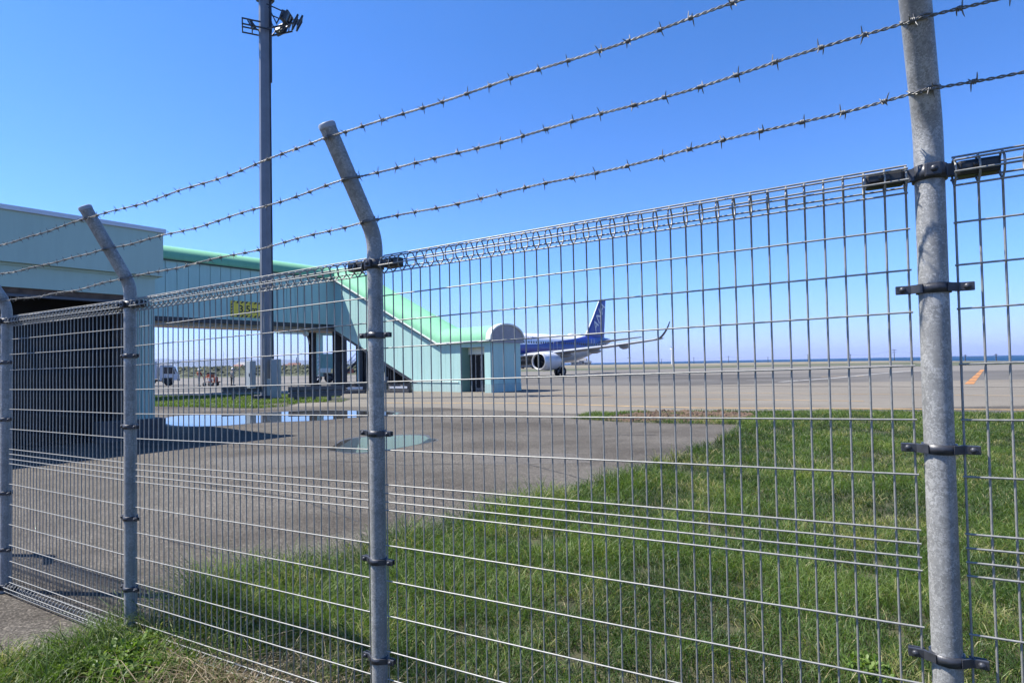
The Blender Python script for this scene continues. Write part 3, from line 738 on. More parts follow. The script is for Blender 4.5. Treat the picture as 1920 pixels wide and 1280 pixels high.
# columns
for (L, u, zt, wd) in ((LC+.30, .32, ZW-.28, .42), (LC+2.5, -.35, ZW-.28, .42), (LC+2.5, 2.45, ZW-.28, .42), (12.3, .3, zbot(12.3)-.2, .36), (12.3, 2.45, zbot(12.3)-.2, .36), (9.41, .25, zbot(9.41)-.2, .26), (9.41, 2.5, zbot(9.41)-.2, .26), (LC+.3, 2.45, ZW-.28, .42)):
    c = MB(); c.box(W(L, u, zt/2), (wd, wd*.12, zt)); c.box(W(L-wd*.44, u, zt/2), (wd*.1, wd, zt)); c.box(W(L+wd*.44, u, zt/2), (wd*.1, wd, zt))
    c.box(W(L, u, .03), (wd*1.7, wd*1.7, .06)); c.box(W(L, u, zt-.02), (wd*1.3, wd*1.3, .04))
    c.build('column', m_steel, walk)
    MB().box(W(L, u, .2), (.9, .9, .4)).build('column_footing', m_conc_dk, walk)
br = MB()
for q in range(7):
    a0, a1 = PI/2*q/6, PI/2*(q+1)/6
    if q < 6: br.bar(W(LC+2.5, -.6-.9*(1-math.cos(a0)), 3.5+1.1*math.sin(a0)), W(LC+2.5, -.6-.9*(1-math.cos(a1)), 3.5+1.1*math.sin(a1)), .2, .08)
br.build('haunch', m_steelgrey, walk)
dp = MB(); dp.tube([W(12.75, -.02, 0), W(12.75, -.02, 2.9), W(12.75, .1, 3.1)], .075, 10); dp.build('downpipe', m_teal, walk)

# clearance sign on the bridge wall: a yellow board with black hazard stripes, lettered 3.5m
m_signy = simple('sign_yellow', (.95, .72, .06), .5, 0, .12, 4); m_ink = simple('sign_black', (.02, .02, .02), .5, 0, .1, 4)
p0 = None
def on_bridge(px):                                            # s along the bridge face at a photo pixel column
    q = (px-PX)/FPX; a = C0+_v*LC
    return (a.x-q*a.y)/(_u.x-q*_u.y)
s0, s1 = on_bridge(432), on_bridge(497)
SWd = abs(s0-s1); SHt = 1.06; sc_s = (s0+s1)/2; szc = 5.62
def text_mesh(body, size, shear=0, extr=0.0, bold=0.0):
    cu = bpy.data.curves.new('lettering', 'FONT'); cu.body = body; cu.size = size; cu.shear = shear; cu.extrude = extr; cu.offset = bold
    cu.align_x = 'CENTER'; cu.align_y = 'CENTER'
    ob = bpy.data.objects.new('lettering', cu); C.objects.link(ob)
    dg = bpy.context.evaluated_depsgraph_get(); me = bpy.data.meshes.new_from_object(ob.evaluated_get(dg))
    bpy.data.objects.remove(ob); return me
sign = empty('clearance_sign', C0+_v*(LC-.04)-_u*sc_s+Vector((0, 0, szc)), math.atan2(_u.y, _u.x), 'yellow height limit sign with black striped border reading 3.5m on the teal bridge wall', 'sign')
# sign frame: x along the bridge (to the right), -y towards the viewer
MB().box((0, 0, 0), (SWd, .03, SHt)).build('board', m_signy, sign)
sb = MB()
for k in range(-1, 9):
    x = -SWd/2+k*SWd/8+.05
    for (z0, z1) in ((SHt/2-.15, SHt/2-.004), (-SHt/2+.004, -SHt/2+.15)):
        q = [(x, z0), (x+.13, z0), (x+.25, z1), (x+.12, z1)]
        q = [(min(max(a, -SWd/2+.004), SWd/2-.004), c) for a, c in q]
        if q[1][0]-q[0][0] > .03: sb.prism([(a, -.017, c) for a, c in q], (0, -.003, 0))
for k in range(4):
    z = -SHt/2+.2+k*.18
    for x in (-SWd/2+.075, SWd/2-.075): sb.prism([(x-.065, -.017, z), (x+.065, -.017, z+.06), (x+.065, -.017, z+.15), (x-.065, -.017, z+.09)], (0, -.003, 0))
sb.build('hazard_stripe', m_ink, sign)
tm = text_mesh('3.5m', .66, 0, .002, .012); tm.materials.append(m_ink)
tm.transform(Matrix.Translation((0, -.021, 0)) @ Matrix.Rotation(PI/2, 4, 'X')); link('lettering', tm, sign)

# ------------------------------------------------------------------ open fronted building at the left
B0 = Vector((-8.97, 14.3, 0))
bld = empty('terminal_garage', B0, math.atan2(_u.y, _u.x), 'pale teal flat roofed building with a dark open bay at the left edge', 'building')
# local frame: x = +u (right), y = into the building (v)
def Bx(o, a, c, name, mat): return MB().box(((a[0]+c[0])/2, (a[1]+c[1])/2, (a[2]+c[2])/2), (abs(c[0]-a[0]), abs(c[1]-a[1]), abs(c[2]-a[2]))).build(name, mat, o)
BLen = 7.0
Bx(bld, (-BLen, -.14, 4.02), (.14, .25, 5.12), 'fascia', m_teal2)
Bx(bld, (-BLen-.03, -.19, 5.12), (.19, .3, 5.22), 'roof_flashing', m_capmetal)
Bx(bld, (-BLen, 0, 3.50), (0, .25, 4.018), 'upper_wall', m_teal2)
Bx(bld, (-BLen, -.035, 3.965), (.03, -.002, 4.016), 'drip_trim', m_teal2)
Bx(bld, (-BLen, .04, 3.36), (-.55, .24, 3.498), 'lintel', m_rust)
Bx(bld, (-BLen, -.02, 3.30), (-.55, .05, 3.358), 'door_track', m_steelgrey)
# right pilaster of ribbed cladding on a concrete block
Bx(bld, (-.53, .03, .47), (0, .25, 3.498), 'pilaster', m_teal2)
for k in range(7): Bx(bld, (-.525+k*.076, 0, .47), (-.525+k*.076+.058, .028, 3.497), 'cladding_rib', m_teal2)
Bx(bld, (-.53, .25, 0), (-.40, 1.25, 3.49), 'jamb', m_brownwall)
Bx(bld, (-1.25, -.30, 0), (.13, .27, .47), 'concrete_block', m_conc_dk)
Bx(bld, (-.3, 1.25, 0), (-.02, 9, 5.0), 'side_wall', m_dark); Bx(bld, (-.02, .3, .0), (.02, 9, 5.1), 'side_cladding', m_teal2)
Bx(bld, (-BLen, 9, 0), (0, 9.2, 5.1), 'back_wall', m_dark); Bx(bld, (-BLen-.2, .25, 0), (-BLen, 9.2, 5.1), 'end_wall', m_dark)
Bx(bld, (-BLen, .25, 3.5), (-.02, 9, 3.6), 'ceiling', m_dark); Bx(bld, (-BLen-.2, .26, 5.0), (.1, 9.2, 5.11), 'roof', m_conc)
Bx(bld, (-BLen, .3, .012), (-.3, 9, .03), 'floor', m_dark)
Bx(bld, (-BLen, 1.3, 0), (-.42, 1.36, 3.49), 'bay_shade_sheet', m_dark)  # added near-black sheet, makes the open bay read as deep shade

# ------------------------------------------------------------------ floodlight mast
mx, my = G(501, 749)
mast = empty('floodlight_mast', (mx, my, 0), R_(24.5), 'tall dark grey eight sided floodlight mast on the grass island', 'floodlight mast')
pb = MB()
pb.tube([(0, 0, 0), (0, 0, 9), (0, 0, 18), (0, 0, 27)], [.335, .31, .285, .265], 8, smooth=False); pb.build('pole', m_mast, mast)
MB().box((0, 0, .12), (1.3, 1.3, .24)).build('base', m_conc_dk, mast)
lb = MB(); lb.tube([(.29, .02, 17.2), (.29, .02, 25)], .085, 8); lb.tube([(.315, -.08, 0), (.285, -.08, 9), (.26, -.08, 18), (.24, -.08, 25)], .05, 6)
lb.build('cable_duct', m_steel, mast)
# lamp bracket: a flat open frame to the left, a rising one with the lamps to the right
zr = 19.88
rg = MB()
for yy in (-.42, .42):
    for zz in (0, .3): rg.bar((-1.08, yy, zr+zz), (-.2, yy, zr+zz), .06, .06)
    rg.bar((-1.08, yy, zr), (-1.08, yy, zr+.3), .06, .06); rg.bar((-.6, yy, zr), (-.6, yy, zr+.3), .05, .05)
    rg.bar((.1, yy, zr), (1.45, yy, zr+.62), .07, .07); rg.bar((.1, yy, zr+1.35), (1.0, yy, zr+1.12), .05, .05); rg.bar((.2, yy, zr+1.2), (.62, yy, zr+.35), .05, .05)
    rg.bar((-.2, yy, zr), (.3, yy, zr), .06, .06); rg.bar((.35, yy, zr+.14), (.35, yy, zr+.45), .05, .05)
for x_, z_ in ((-1.08, 0), (-1.08, .3), (-.6, 0), (.35, .12), (.8, .34), (1.25, .54), (1.0, 1.12)): rg.bar((x_, -.45, zr+z_), (x_, .45, zr+z_), .06, .06)
rg.build('lamp_bracket', m_steel, mast)
vs = MB()
for x_ in (1.42, 1.66):
    for yy in (-.3, .3): vs.bar((x_, yy, zr+.62), (x_+.28, yy, zr+1.22), .05, .10)
    vs.bar((x_, -.3, zr+.62), (x_, .3, zr+.62), .05, .06); vs.bar((x_+.28, -.3, zr+1.22), (x_+.28, .3, zr+1.22), .05, .06)
vs.bar((1.2, 0, zr+1.0), (1.9, 0, zr+1.12), .05, .05); vs.build('lamp_visor', m_steel, mast)
def floodlight(a, r, z, tilt, sc):
    m3 = Matrix.Rotation(a, 3, 'Z') @ Matrix.Rotation(tilt, 3, 'Y')
    c = Vector((r*math.cos(a), r*math.sin(a), z))
    f = MB(); f.box(c, (.24*sc, .62*sc, .46*sc), ax=m3); f.box(c+m3 @ Vector((.2*sc, 0, 0)), (.1*sc, .74*sc, .56*sc), ax=m3)
    for q in (-1, 1): f.bar(c+m3 @ Vector((0, q*.36*sc, 0)), c+m3 @ Vector((-.1, q*.36*sc, -.62*sc)), .05, .05)
    o = f.build('floodlight', m_steel, mast)
    MB().box(c+m3 @ Vector((.254*sc, 0, 0)), (.012, .62*sc, .46*sc), ax=m3).build('lens', m_glass, o)
for a, r, z, t_, q_ in ((R_(-25), 1.12, zr+.80, .35, 1.0), (R_(35), 1.0, zr+.72, .4, .9), (R_(160), .62, zr+.45, .5, .6)):
    floodlight(a, r, z, t_, q_)
rr = MB(); rr.lathe([(.30, 21.7), (.52, 21.7), (.52, 21.83), (.30, 21.83)], 8, smooth=False); rr.build('flange', m_steel, mast)

# cabinets at the mast
cx_, cy_ = G(487, 746)
cab = empty('control_cabinet', (mx-.62, my-.52, 0), R_(-38), 'grey control cabinet hung on the left side of the floodlight mast', 'cabinet', 'cabinets at the floodlight mast')
MB().cbox((0, 0, 1.35), (.46, .30, 1.45), .02).build('body', m_cabinet, cab)
MB().box((.02, -.16, 1.35), (.40, .02, 1.36)).build('door', m_cabinet, cab); MB().box((.16, -.18, 1.35), (.03, .03, .16)).build('handle', m_steel, cab)
MB().box((-.08, .12, .3), (.08, .08, .7)).build('leg', m_steel, cab); MB().box((.3, .15, 1.4), (.3, .05, .06)).build('bracket', m_steel, cab)
cab = empty('control_cabinet', (mx+.62, my-.35, 0), R_(6), 'taller grey control cabinet standing right of the floodlight mast', 'cabinet', 'cabinets at the floodlight mast')
MB().cbox((0, 0, 1.12), (.46, .34, 2.06), .02).build('body', m_cabinet, cab)
MB().box((0, -.18, 1.12), (.40, .02, 1.9)).build('door', m_cabinet, cab); MB().box((0, 0, .06), (.5, .38, .12)).build('base', m_conc_dk, cab)
MB().box((-.33, -.05, .62), (.16, .2, 1.0)).build('side_box', m_cabinet, cab)

# guard rails of thick dark beams on posts
def guard(p0, p1, zlo, zhi, posts, label):
    a, c = Vector((*p0, 0)), Vector((*p1, 0)); d = (c-a); L = d.length; ang = math.atan2(d.y, d.x)
    g = empty('guard_rail', a, ang, label, 'guard rail', 'guard rails by the floodlight mast')
    b = MB()
    prof = [(-.02, zlo), (-.09, zlo), (-.09, zlo+(zhi-zlo)*.36), (-.04, zlo+(zhi-zlo)*.44), (-.04, zlo+(zhi-zlo)*.56), (-.09, zlo+(zhi-zlo)*.64), (-.09, zhi), (-.02, zhi)]
    b.prism([(0, y, z) for y, z in prof], (L, 0, 0)); b.build('beam', m_steelgrey, g)
    for s in posts:
        MB().box((s*L, .06, zhi*.49), (.16, .16, zhi*.98)).build('post', m_steelgrey, g)
guard(G(417, 752.5), G(503, 749), .42, .78, (.24, .93), 'shorter dark guard rail between the open apron and the floodlight mast')
guard(G(541, 753), G(642, 750), .22, .74, (.13, .47, .76), 'longer dark guard rail right of the floodlight mast')
# grass island with its pale kerb
KB = [(284, 743.5), (330, 742.5), (400, 741.5), (480, 739), (560, 737), (600, 742)]
m_kerb = simple('pale_kerb', (.69, .66, .60), .8, 0, .12, 4)
kb = MB()
for a, c in zip(KB[:-1], KB[1:]):
    A_ = Vector((*G(*a), .07)); B_ = Vector((*G(*c), .07)); kb.bar(A_, B_, .5, .22)
o = kb.build('kerb', m_kerb); o['kind'] = 'structure'
ISL = [(284, 744.5), (330, 744), (400, 743), (480, 740.5), (560, 740), (640, 744), (656, 749), (640, 754), (600, 754), (560, 756), (540, 762), (480, 766), (400, 764.5), (330, 763), (284, 762)]
isl = [G(*q) for q in ISL]
sheet('grass_island', isl, 2*A, m_soil)
xs = np.array(isl); n = 52000
P = np.column_stack([np.random.uniform(xs[:, 0].min(), xs[:, 0].max(), n), np.random.uniform(xs[:, 1].min(), xs[:, 1].max(), n)]); P = P[inside(P, isl)]
vn = vnoise(P, 1.1, 31); P = P[(vn > .22) & ((P[:, 0] < G(535, 755)[0]) | (vn > .5))]; n = len(P)
blades('island_grass', P, np.random.uniform(.06, .17, n), np.random.uniform(.012, .026, n), np.random.normal(.55, .12, n), np.random.uniform(.2, 1.0, n), m_grass,
       'bright green grass on the island round the floodlight mast', 'grass')

# ------------------------------------------------------------------ airliner
AX = Vector((.62, .785, 0)).normalized()
nose = Vector((1.9, 75, 0))-AX*20.7
plane = empty('airliner', nose, math.atan2(AX.y, AX.x), 'white and dark blue airliner taxiing behind the covered stair, with lettering on its tail', 'airplane')
def livery():
    m, t, b = nodes('fuselage_livery')
    c = t.nodes.new('ShaderNodeTexCoord'); s = t.nodes.new('ShaderNodeSeparateXYZ'); t.links.new(c.outputs['Object'], s.inputs[0])
    x = math_(t, 'DIVIDE', s.outputs[0], 44.0); z = s.outputs[2]
    def line(stops):
        r = t.nodes.new('ShaderNodeValToRGB'); t.links.new(x, r.inputs[0]); e = r.color_ramp.elements
        while len(e) < len(stops): e.new(.5)
        for i, (px, v) in enumerate(stops): e[i].position = px/44.0; e[i].color = (v/8, v/8, v/8, 1)
        sp = t.nodes.new('ShaderNodeSeparateColor'); t.links.new(r.outputs[0], sp.inputs[0]); return math_(t, 'MULTIPLY', sp.outputs[0], 8)
    def above(l): return math_(t, 'MULTIPLY', math_(t, 'ADD', math_(t, 'SUBTRACT', z, l), .02), 25)   # soft step
    def clampn(v): 
        n = t.nodes.new('ShaderNodeClamp'); t.links.new(v, n.inputs[0]); return n.outputs[0]
    top = line([(0, 3.9), (16, 4.05), (21, 4.22), (26, 4.72), (31, 5.2), (35, 5.75), (37, 7.5)])
    mid = line([(0, 2.9), (16, 2.9), (21, 3.0), (31, 3.78), (36, 4.5), (41, 5.0), (44, 5.4)])
    low = line([(0, 2.85), (16, 2.8), (21, 2.92), (31, 3.35), (36, 4.0), (41, 4.5), (44, 4.9)])
    grey = (.42, .44, .46, 1); white = (.80, .81, .83, 1); navy = (.012, .022, .21, 1); sky_ = (.02, .16, .42, 1)
    n = noise(t, c.outputs['Object'], .8, 5)
    col = mixc(t, clampn(above(low)), grey, sky_); col = mixc(t, clampn(above(mid)), col, navy); col = mixc(t, clampn(above(top)), col, white)
    col = mixc(t, .12, col, ramp(t, n, [(.3, (.7, .7, .7)), (.7, (1, 1, 1))]), 'MULTIPLY')
    t.links.new(col, b.inputs['Base Color']); b.inputs['Roughness'].default_value = .28; b.inputs['Coat Weight'].default_value = .3
    return m
m_liv = livery(); m_plw = simple('aircraft_white', (.74, .75, .77), .3, 0, .05, 1); m_plg = simple('aircraft_grey', (.40, .42, .45), .35, .1, .1, 1)
m_navy = simple('aircraft_navy', (.035, .055, .50), .28, 0, .1, 1); m_lip = simple('polished_lip', (.75, .76, .78), .45, .5, .05, 3)
m_fan = simple('engine_fan', (.02, .02, .022), .5, .3, .2, 8); m_letter = simple('white_lettering', (.78, .79, .82), .4, 0, .03, 3)
m_skyb = simple('aircraft_light_blue', (.02, .16, .42), .3, 0, .1, 1)
st = [(0, .03, 3.2), (.25, .5, 3.24), (.8, .98, 3.34), (1.8, 1.45, 3.48), (3.2, 1.8, 3.6), (5, 1.96, 3.65), (8, 1.98, 3.66), (16, 1.98, 3.66), (22, 1.98, 3.66), (28, 1.98, 3.67), (31, 1.95, 3.72), (33, 1.82, 3.88), (35.5, 1.56, 4.16), (38, 1.22, 4.5), (40.3, .86, 4.82), (42.2, .52, 5.05), (43.2, .32, 5.15), (43.6, .12, 5.2)]
rings = [[Vector((x, r*math.sin(2*PI*k/28), zc+r*1.03*math.cos(2*PI*k/28))) for k in range(28)] for x, r, zc in st]
MB().loft(rings).build('fuselage', m_liv, plane)
wb = MB()                                                    # windows, real little panes standing a hair proud
for k in range(62):
    x = 6.0+k*.533
    if abs(x-15.6) < .5 or abs(x-24.6) < .4: continue
    for sg in (-1, 1):
        zc = 4.38; r = 1.98; y = math.sqrt(max(0, r*r-((zc-3.66)/1.03)**2))
        wb.box((x, sg*(y+.004), zc), (.24, .03, .34))
o = wb.build('cabin_window', m_glass, plane); o['kind'] = 'stuff'
db = MB()
for x in (4.6, 15.6, 24.6, 35.2):
    for sg in (-1, 1):
        r = 1.98 if x < 30 else 1.6; zc = 3.95 if x < 30 else 4.35
        for dx in (-.42, .42): db.box((x+dx, sg*(r+.006), zc), (.035, .02, 1.75))
db.build('door_outline', m_plw, plane)
MB().sphere((32.0, 0, 5.62), .95, 14, 8, (1.3, .45, .45)).build('antenna_dome', m_plw, plane)
def airfoil(le, chord, thick, z, y, n=10):
    P = []
    for k in range(n+1):
        q = k/n; P.append(Vector((le+chord*q, y, z+thick*.62*math.sqrt(q)*(1-q)*2.1)))
    for k in range(n-1, 0, -1):
        q = k/n; P.append(Vector((le+chord*q, y, z-thick*.38*math.sqrt(q)*(1-q)*2.1)))
    return P
for sg in (-1, 1):
    secs = [(0, 15.0, 8.0, .95, 2.55), (2.2, 16.3, 7.0, .85, 2.65), (6.4, 18.5, 4.7, .6, 3.05), (12, 21.4, 3.1, .4, 3.65), (16.4, 23.7, 1.95, .24, 4.25), (16.95, 24.05, 1.75, .2, 4.42)]
    wing = MB().loft([airfoil(le, c, th, z, sg*y) for y, le, c, th, z in secs]).build('wing', m_plg, plane)
    # sharklet curving up at the tip
    rs_ = []
    for q in range(7):
        a = q/6; y = 16.95+.62*math.sin(a*PI/2)*1.0+.12*a; z = 4.42+2.0*a**1.2; le = 24.05+1.6*a; c = .9-.6*a; th = .12
        P = []
        for k in range(8):
            u = 2*PI*k/8; P.append(Vector((le+c*.5-c*.5*math.cos(u), sg*(y+th*.5*math.sin(u)*(1-.5*a)), z)))
        rs_.append(P)
    MB().loft(rs_).build('sharklet', simple('dark_winglet', (.07, .09, .15), .35, 0, .1, 2), wing)
    le_ = MB(); P = [(le-.03, sg*y, z+.0) for y, le, c, th, z in secs[1:]]; le_.tube(P, [.14, .11, .08, .05, .04], 8); le_.build('leading_edge', m_plw, wing)
    for (y, x, z, L) in ((5.6, 21.2, 2.75, 3.4), (9.3, 22.4, 3.15, 3.0), (12.8, 23.5, 3.6, 2.6)):
        f = MB(); f.loft([[Vector((x+L*(q-.5)*1.1, sg*y+.19*s_*math.cos(2*PI*k/8), z+.34*s_*math.sin(2*PI*k/8)-.05)) for k in range(8)] for q, s_ in ((0, .05), (.12, .6), (.35, 1), (.65, .9), (.9, .5), (1, .1))]); f.build('flap_fairing', m_plg, wing)
    # engine
    ex, ey, ez = 15.4, sg*5.75, 1.93
    nac = MB(); nac.lathe([(.90, .0), (1.01, .08), (1.10, .35), (1.15, 1.0), (1.14, 2.0), (1.03, 3.1), (.85, 3.7), (.80, 3.7)], 28, 'X', (ex, ey, ez))
    eng = nac.build('engine', simple('nacelle_grey', (.69, .71, .75), .35, 0, .08, 1), plane)
    MB().lathe([(.87, .22), (.885, .04), (.92, -.05), (.99, -.04), (1.06, .1), (1.102, .30)], 28, 'X', (ex, ey, ez)).build('intake_lip', m_lip, eng)
    MB().lathe([(.89, .12), (.86, .4), (.86, 1.05)], 28, 'X', (ex, ey, ez)).build('intake_duct', m_fan, eng)
    MB().lathe([(.0001, 1.0), (.86, 1.0)], 28, 'X', (ex, ey, ez)).build('fan', m_fan, eng)
    MB().lathe([(.0001, .55), (.15, .68), (.28, .98)], 14, 'X', (ex, ey, ez)).build('spinner', m_steel, eng)
    MB().lathe([(.74, 3.2), (.60, 4.0), (.42, 4.7), (.30, 4.75), (.0001, 4.9)], 18, 'X', (ex, ey, ez)).build('exhaust', m_steelgrey, eng)
    MB().prism([(ex+.7, ey-.16, ez+1.15), (ex+3.2, ey-.16, ez+1.25), (ex+4.6, ey-.16, ez+1.0), (ex+4.2, ey-.16, ez+.55), (ex+1.2, ey-.16, ez+.9)], (0, .32, 0)).build('engine_pylon', m_plw, plane)
    # tailplane
    MB().loft([airfoil(le, c, th, z, sg*y, 8) for y, le, c, th, z in ((.3, 37.6, 4.2, .4, 4.85), (1.0, 38.0, 3.9, .36, 4.9), (6.2, 41.2, 1.5, .16, 5.45))]).build('tailplane', m_plg, plane)
    # main gear
    lg = MB(); lg.tube([(22.9, sg*3.8, 2.7), (22.9, sg*3.8, .6)], .14, 10); lg.bar((22.9, sg*3.8, 1.3), (21.6, sg*3.2, 2.5), .1, .1); lg.box((22.9, sg*4.12, 1.7), (1.1, .06, 1.4)); lg.build('landing_gear', m_plg, plane)
    for dy in (-.45, .45):
        wv = MB().lathe([(.25, -.17), (.5, -.19), (.58, -.12), (.6, 0), (.58, .12), (.5, .19), (.25, .17)], 20, 'Y', (22.9, sg*3.8+dy, .6)).build('wheel', m_tyre, plane)
        MB().lathe([(.0001, -.15), (.26, -.15), (.26, .15), (.0001, .15)], 14, 'Y', (22.9, sg*3.8+dy, .6)).build('rim', m_plg, wv)
fair = MB(); fair.loft([[Vector((x, 2.2*s_*math.cos(2*PI*k/16), 2.25+.75*s_*math.sin(2*PI*k/16))) for k in range(16)] for x, s_ in ((14, .2), (16, .85), (19, 1), (23, 1), (25.5, .8), (27.5, .2))]); fair.build('belly_fairing', m_plg, plane)
ng = MB(); ng.tube([(5.0, 0, 2.0), (5.0, 0, .4)], .1, 10); ng.build('landing_gear', m_plg, plane)
for dy in (-.25, .25): MB().lathe([(.0001, -.1), (.34, -.11), (.38, 0), (.34, .11), (.0001, .1)], 16, 'Y', (5.0, dy, .38)).build('wheel', m_tyre, plane)
# fin with its lettering
def finsec(le, c, th, z): return [Vector((le+c*.5-c*.5*math.cos(2*PI*k/16), th*.5*math.sin(2*PI*k/16)*(.6+.4*math.cos(2*PI*k/16)), z)) for k in range(16)]
fin = MB().loft([finsec(34.6, 7.2, .34, 5.2), finsec(35.9, 5.7, .34, 5.8), finsec(38.2, 3.75, .26, 8.7), finsec(40.35, 1.95, .16, 11.6), finsec(40.75, 1.5, .04, 11.75)]).build('fin', m_navy, plane)
MB().tube([(34.6, 0, 5.45), (35.85, 0, 5.85), (38.15, 0, 8.7), (40.3, 0, 11.6)], [.05, .10, .09, .06], 8).build('leading_edge', m_plw, fin)
for sg in (-1, 1):
    tm = text_mesh('ANA', 2.5, .30, .004, .012); tm.materials.append(m_letter)
    dirx = Vector((2.3, 0, 3.3)).normalized()                 # reads up along the slanted fin
    upx = Vector((-3.3, 0, 2.3)).normalized()
    if sg > 0: dirx, upx = -dirx, -upx
    nn = dirx.cross(upx)
    sgn = nn
    mt = Matrix((dirx*1.0, upx*.82, Vector((0, sg, 0)))).transposed().to_4x4(); mt.translation = (39.75, sg*.150, 8.75)
    tm.transform(mt)
    me = tm
    link('lettering', me, fin)
tm = text_mesh('Inspiration of JAPAN', .62, .15, .003); tm.materials.append(m_navy)
for v_ in tm.vertices:                                        # wrapped on the port side of the fuselage, above the windows
    zc = 4.98+v_.co.y; y = -math.sqrt(max(.05, 1.98**2-((zc-3.66)/1.03)**2))-.012-v_.co.z
    v_.co = Vector((18.6+v_.co.x, y, zc))
link('lettering', tm, plane)

# ------------------------------------------------------------------ truck
def wheel(x, y, r, wd, parent):
    w_ = MB().lathe([(r*.55, -wd/2), (r*.93, -wd/2), (r, -wd*.35), (r, wd*.35), (r*.93, wd/2), (r*.55, wd/2)], 20, 'Y', (x, y, r)).build('wheel', m_tyre, parent)
    MB().lathe([(.0001, -wd*.4), (r*.57, -wd*.48), (r*.57, wd*.48), (.0001, wd*.4)], 14, 'Y', (x, y, r)).build('rim', m_steelgrey, w_)
tx, ty = G(316, 722.5)
tr = empty('box_truck', (tx, ty, 0), R_(25), 'white box truck with a flat nosed cab, half hidden by the teal building', 'truck')
m_truck = simple('truck_white', (.62, .66, .72), .35, 0, .06, 2)
cab_p = [(-.75, .55), (.55, .55), (.95, .62), (.98, 1.12), (.90, 1.25), (.62, 2.12), (.45, 2.24), (-.72, 2.26)]
c = MB().prism([(x, -.85, z) for x, z in cab_p], (0, 1.7, 0)).build('cab', m_truck, tr)
MB().prism([(x, -.87, z) for x, z in ((-.35, 1.3), (.72, 1.28), (.52, 2.0), (-.35, 2.05))], (0, .03, 0)).build('window', m_glass, c)
MB().prism([(.945, -.74, 1.30), (.945, .74, 1.30), (.69, .70, 2.06), (.69, -.70, 2.06)], (.015, 0, .004)).build('windscreen', m_glass, c)
MB().box((.97, 0, .62), (.14, 1.7, .22)).build('bumper', m_steelgrey, c)
for y in (-.65, .65): MB().box((.985, y, .92), (.05, .26, .16)).build('headlight', m_white, c)
MB().bar((.75, -.9, 1.75), (.75, -1.08, 1.7), .06, .3).build('mirror', m_black, c)
MB().box((-.2, -.852, 1.02), (.14, .02, .05)).build('handle', m_black, c)
MB().cbox((-3.2, 0, 1.72), (4.4, 1.9, 1.9), .03).build('cargo_box', m_truck, tr)
MB().box((-2.4, 0, .58), (5.0, .8, .22)).build('chassis', m_black, tr)
MB().box((-.02, -.80, .62), (1.0, .14, .5)).build('wheel_arch', m_black, tr)
for x in (.05, -3.9):
    for y in (-.75, .75): wheel(x, y, .40, .26, tr)
MB().box((-1.6, -.7, .5), (1.0, .2, .4)).build('side_guard', m_black, tr)

# ------------------------------------------------------------------ people
m_skin = simple('skin', (.36, .22, .16), .5, 0, .1, 20); m_vest = simple('orange_cloth', (.62, .13, .035), .7, 0, .15, 12)
m_jeans = simple('blue_trousers', (.16, .20, .28), .8, 0, .2, 12); m_darkcl = simple('dark_trousers', (.03, .032, .04), .8, 0, .2, 12)
m_greycl = simple('grey_jacket', (.22, .25, .27), .8, 0, .15, 12); m_helm = simple('white_helmet', (.75, .75, .75), .3, 0, .05, 5); m_shoe = simple('dark_shoes', (.02, .02, .02), .6, 0, .2, 12)
m_refl = simple('reflective_tape', (.75, .76, .72), .35, 0, .05, 20)
def skin(name, pts, eds, rad, mat, parent, root=0, lv=1):
    me = bpy.data.meshes.new(name); me.from_pydata(pts, eds, [])
    o = bpy.data.objects.new('tmp', me); C.objects.link(o)
    o.modifiers.new('s', 'SKIN')
    for i, r in enumerate(rad): me.skin_vertices[0].data[i].radius = (r, r)
    me.skin_vertices[0].data[root].use_root = True
    sd_ = o.modifiers.new('u', 'SUBSURF'); sd_.levels = lv; sd_.render_levels = lv
    dg = bpy.context.evaluated_depsgraph_get(); m2 = bpy.data.meshes.new_from_object(o.evaluated_get(dg)); bpy.data.objects.remove(o)
    m2.name = name; m2.polygons.foreach_set('use_smooth', [True]*len(m2.polygons)); m2.materials.clear(); m2.materials.append(mat)
    return link(name, m2, parent)
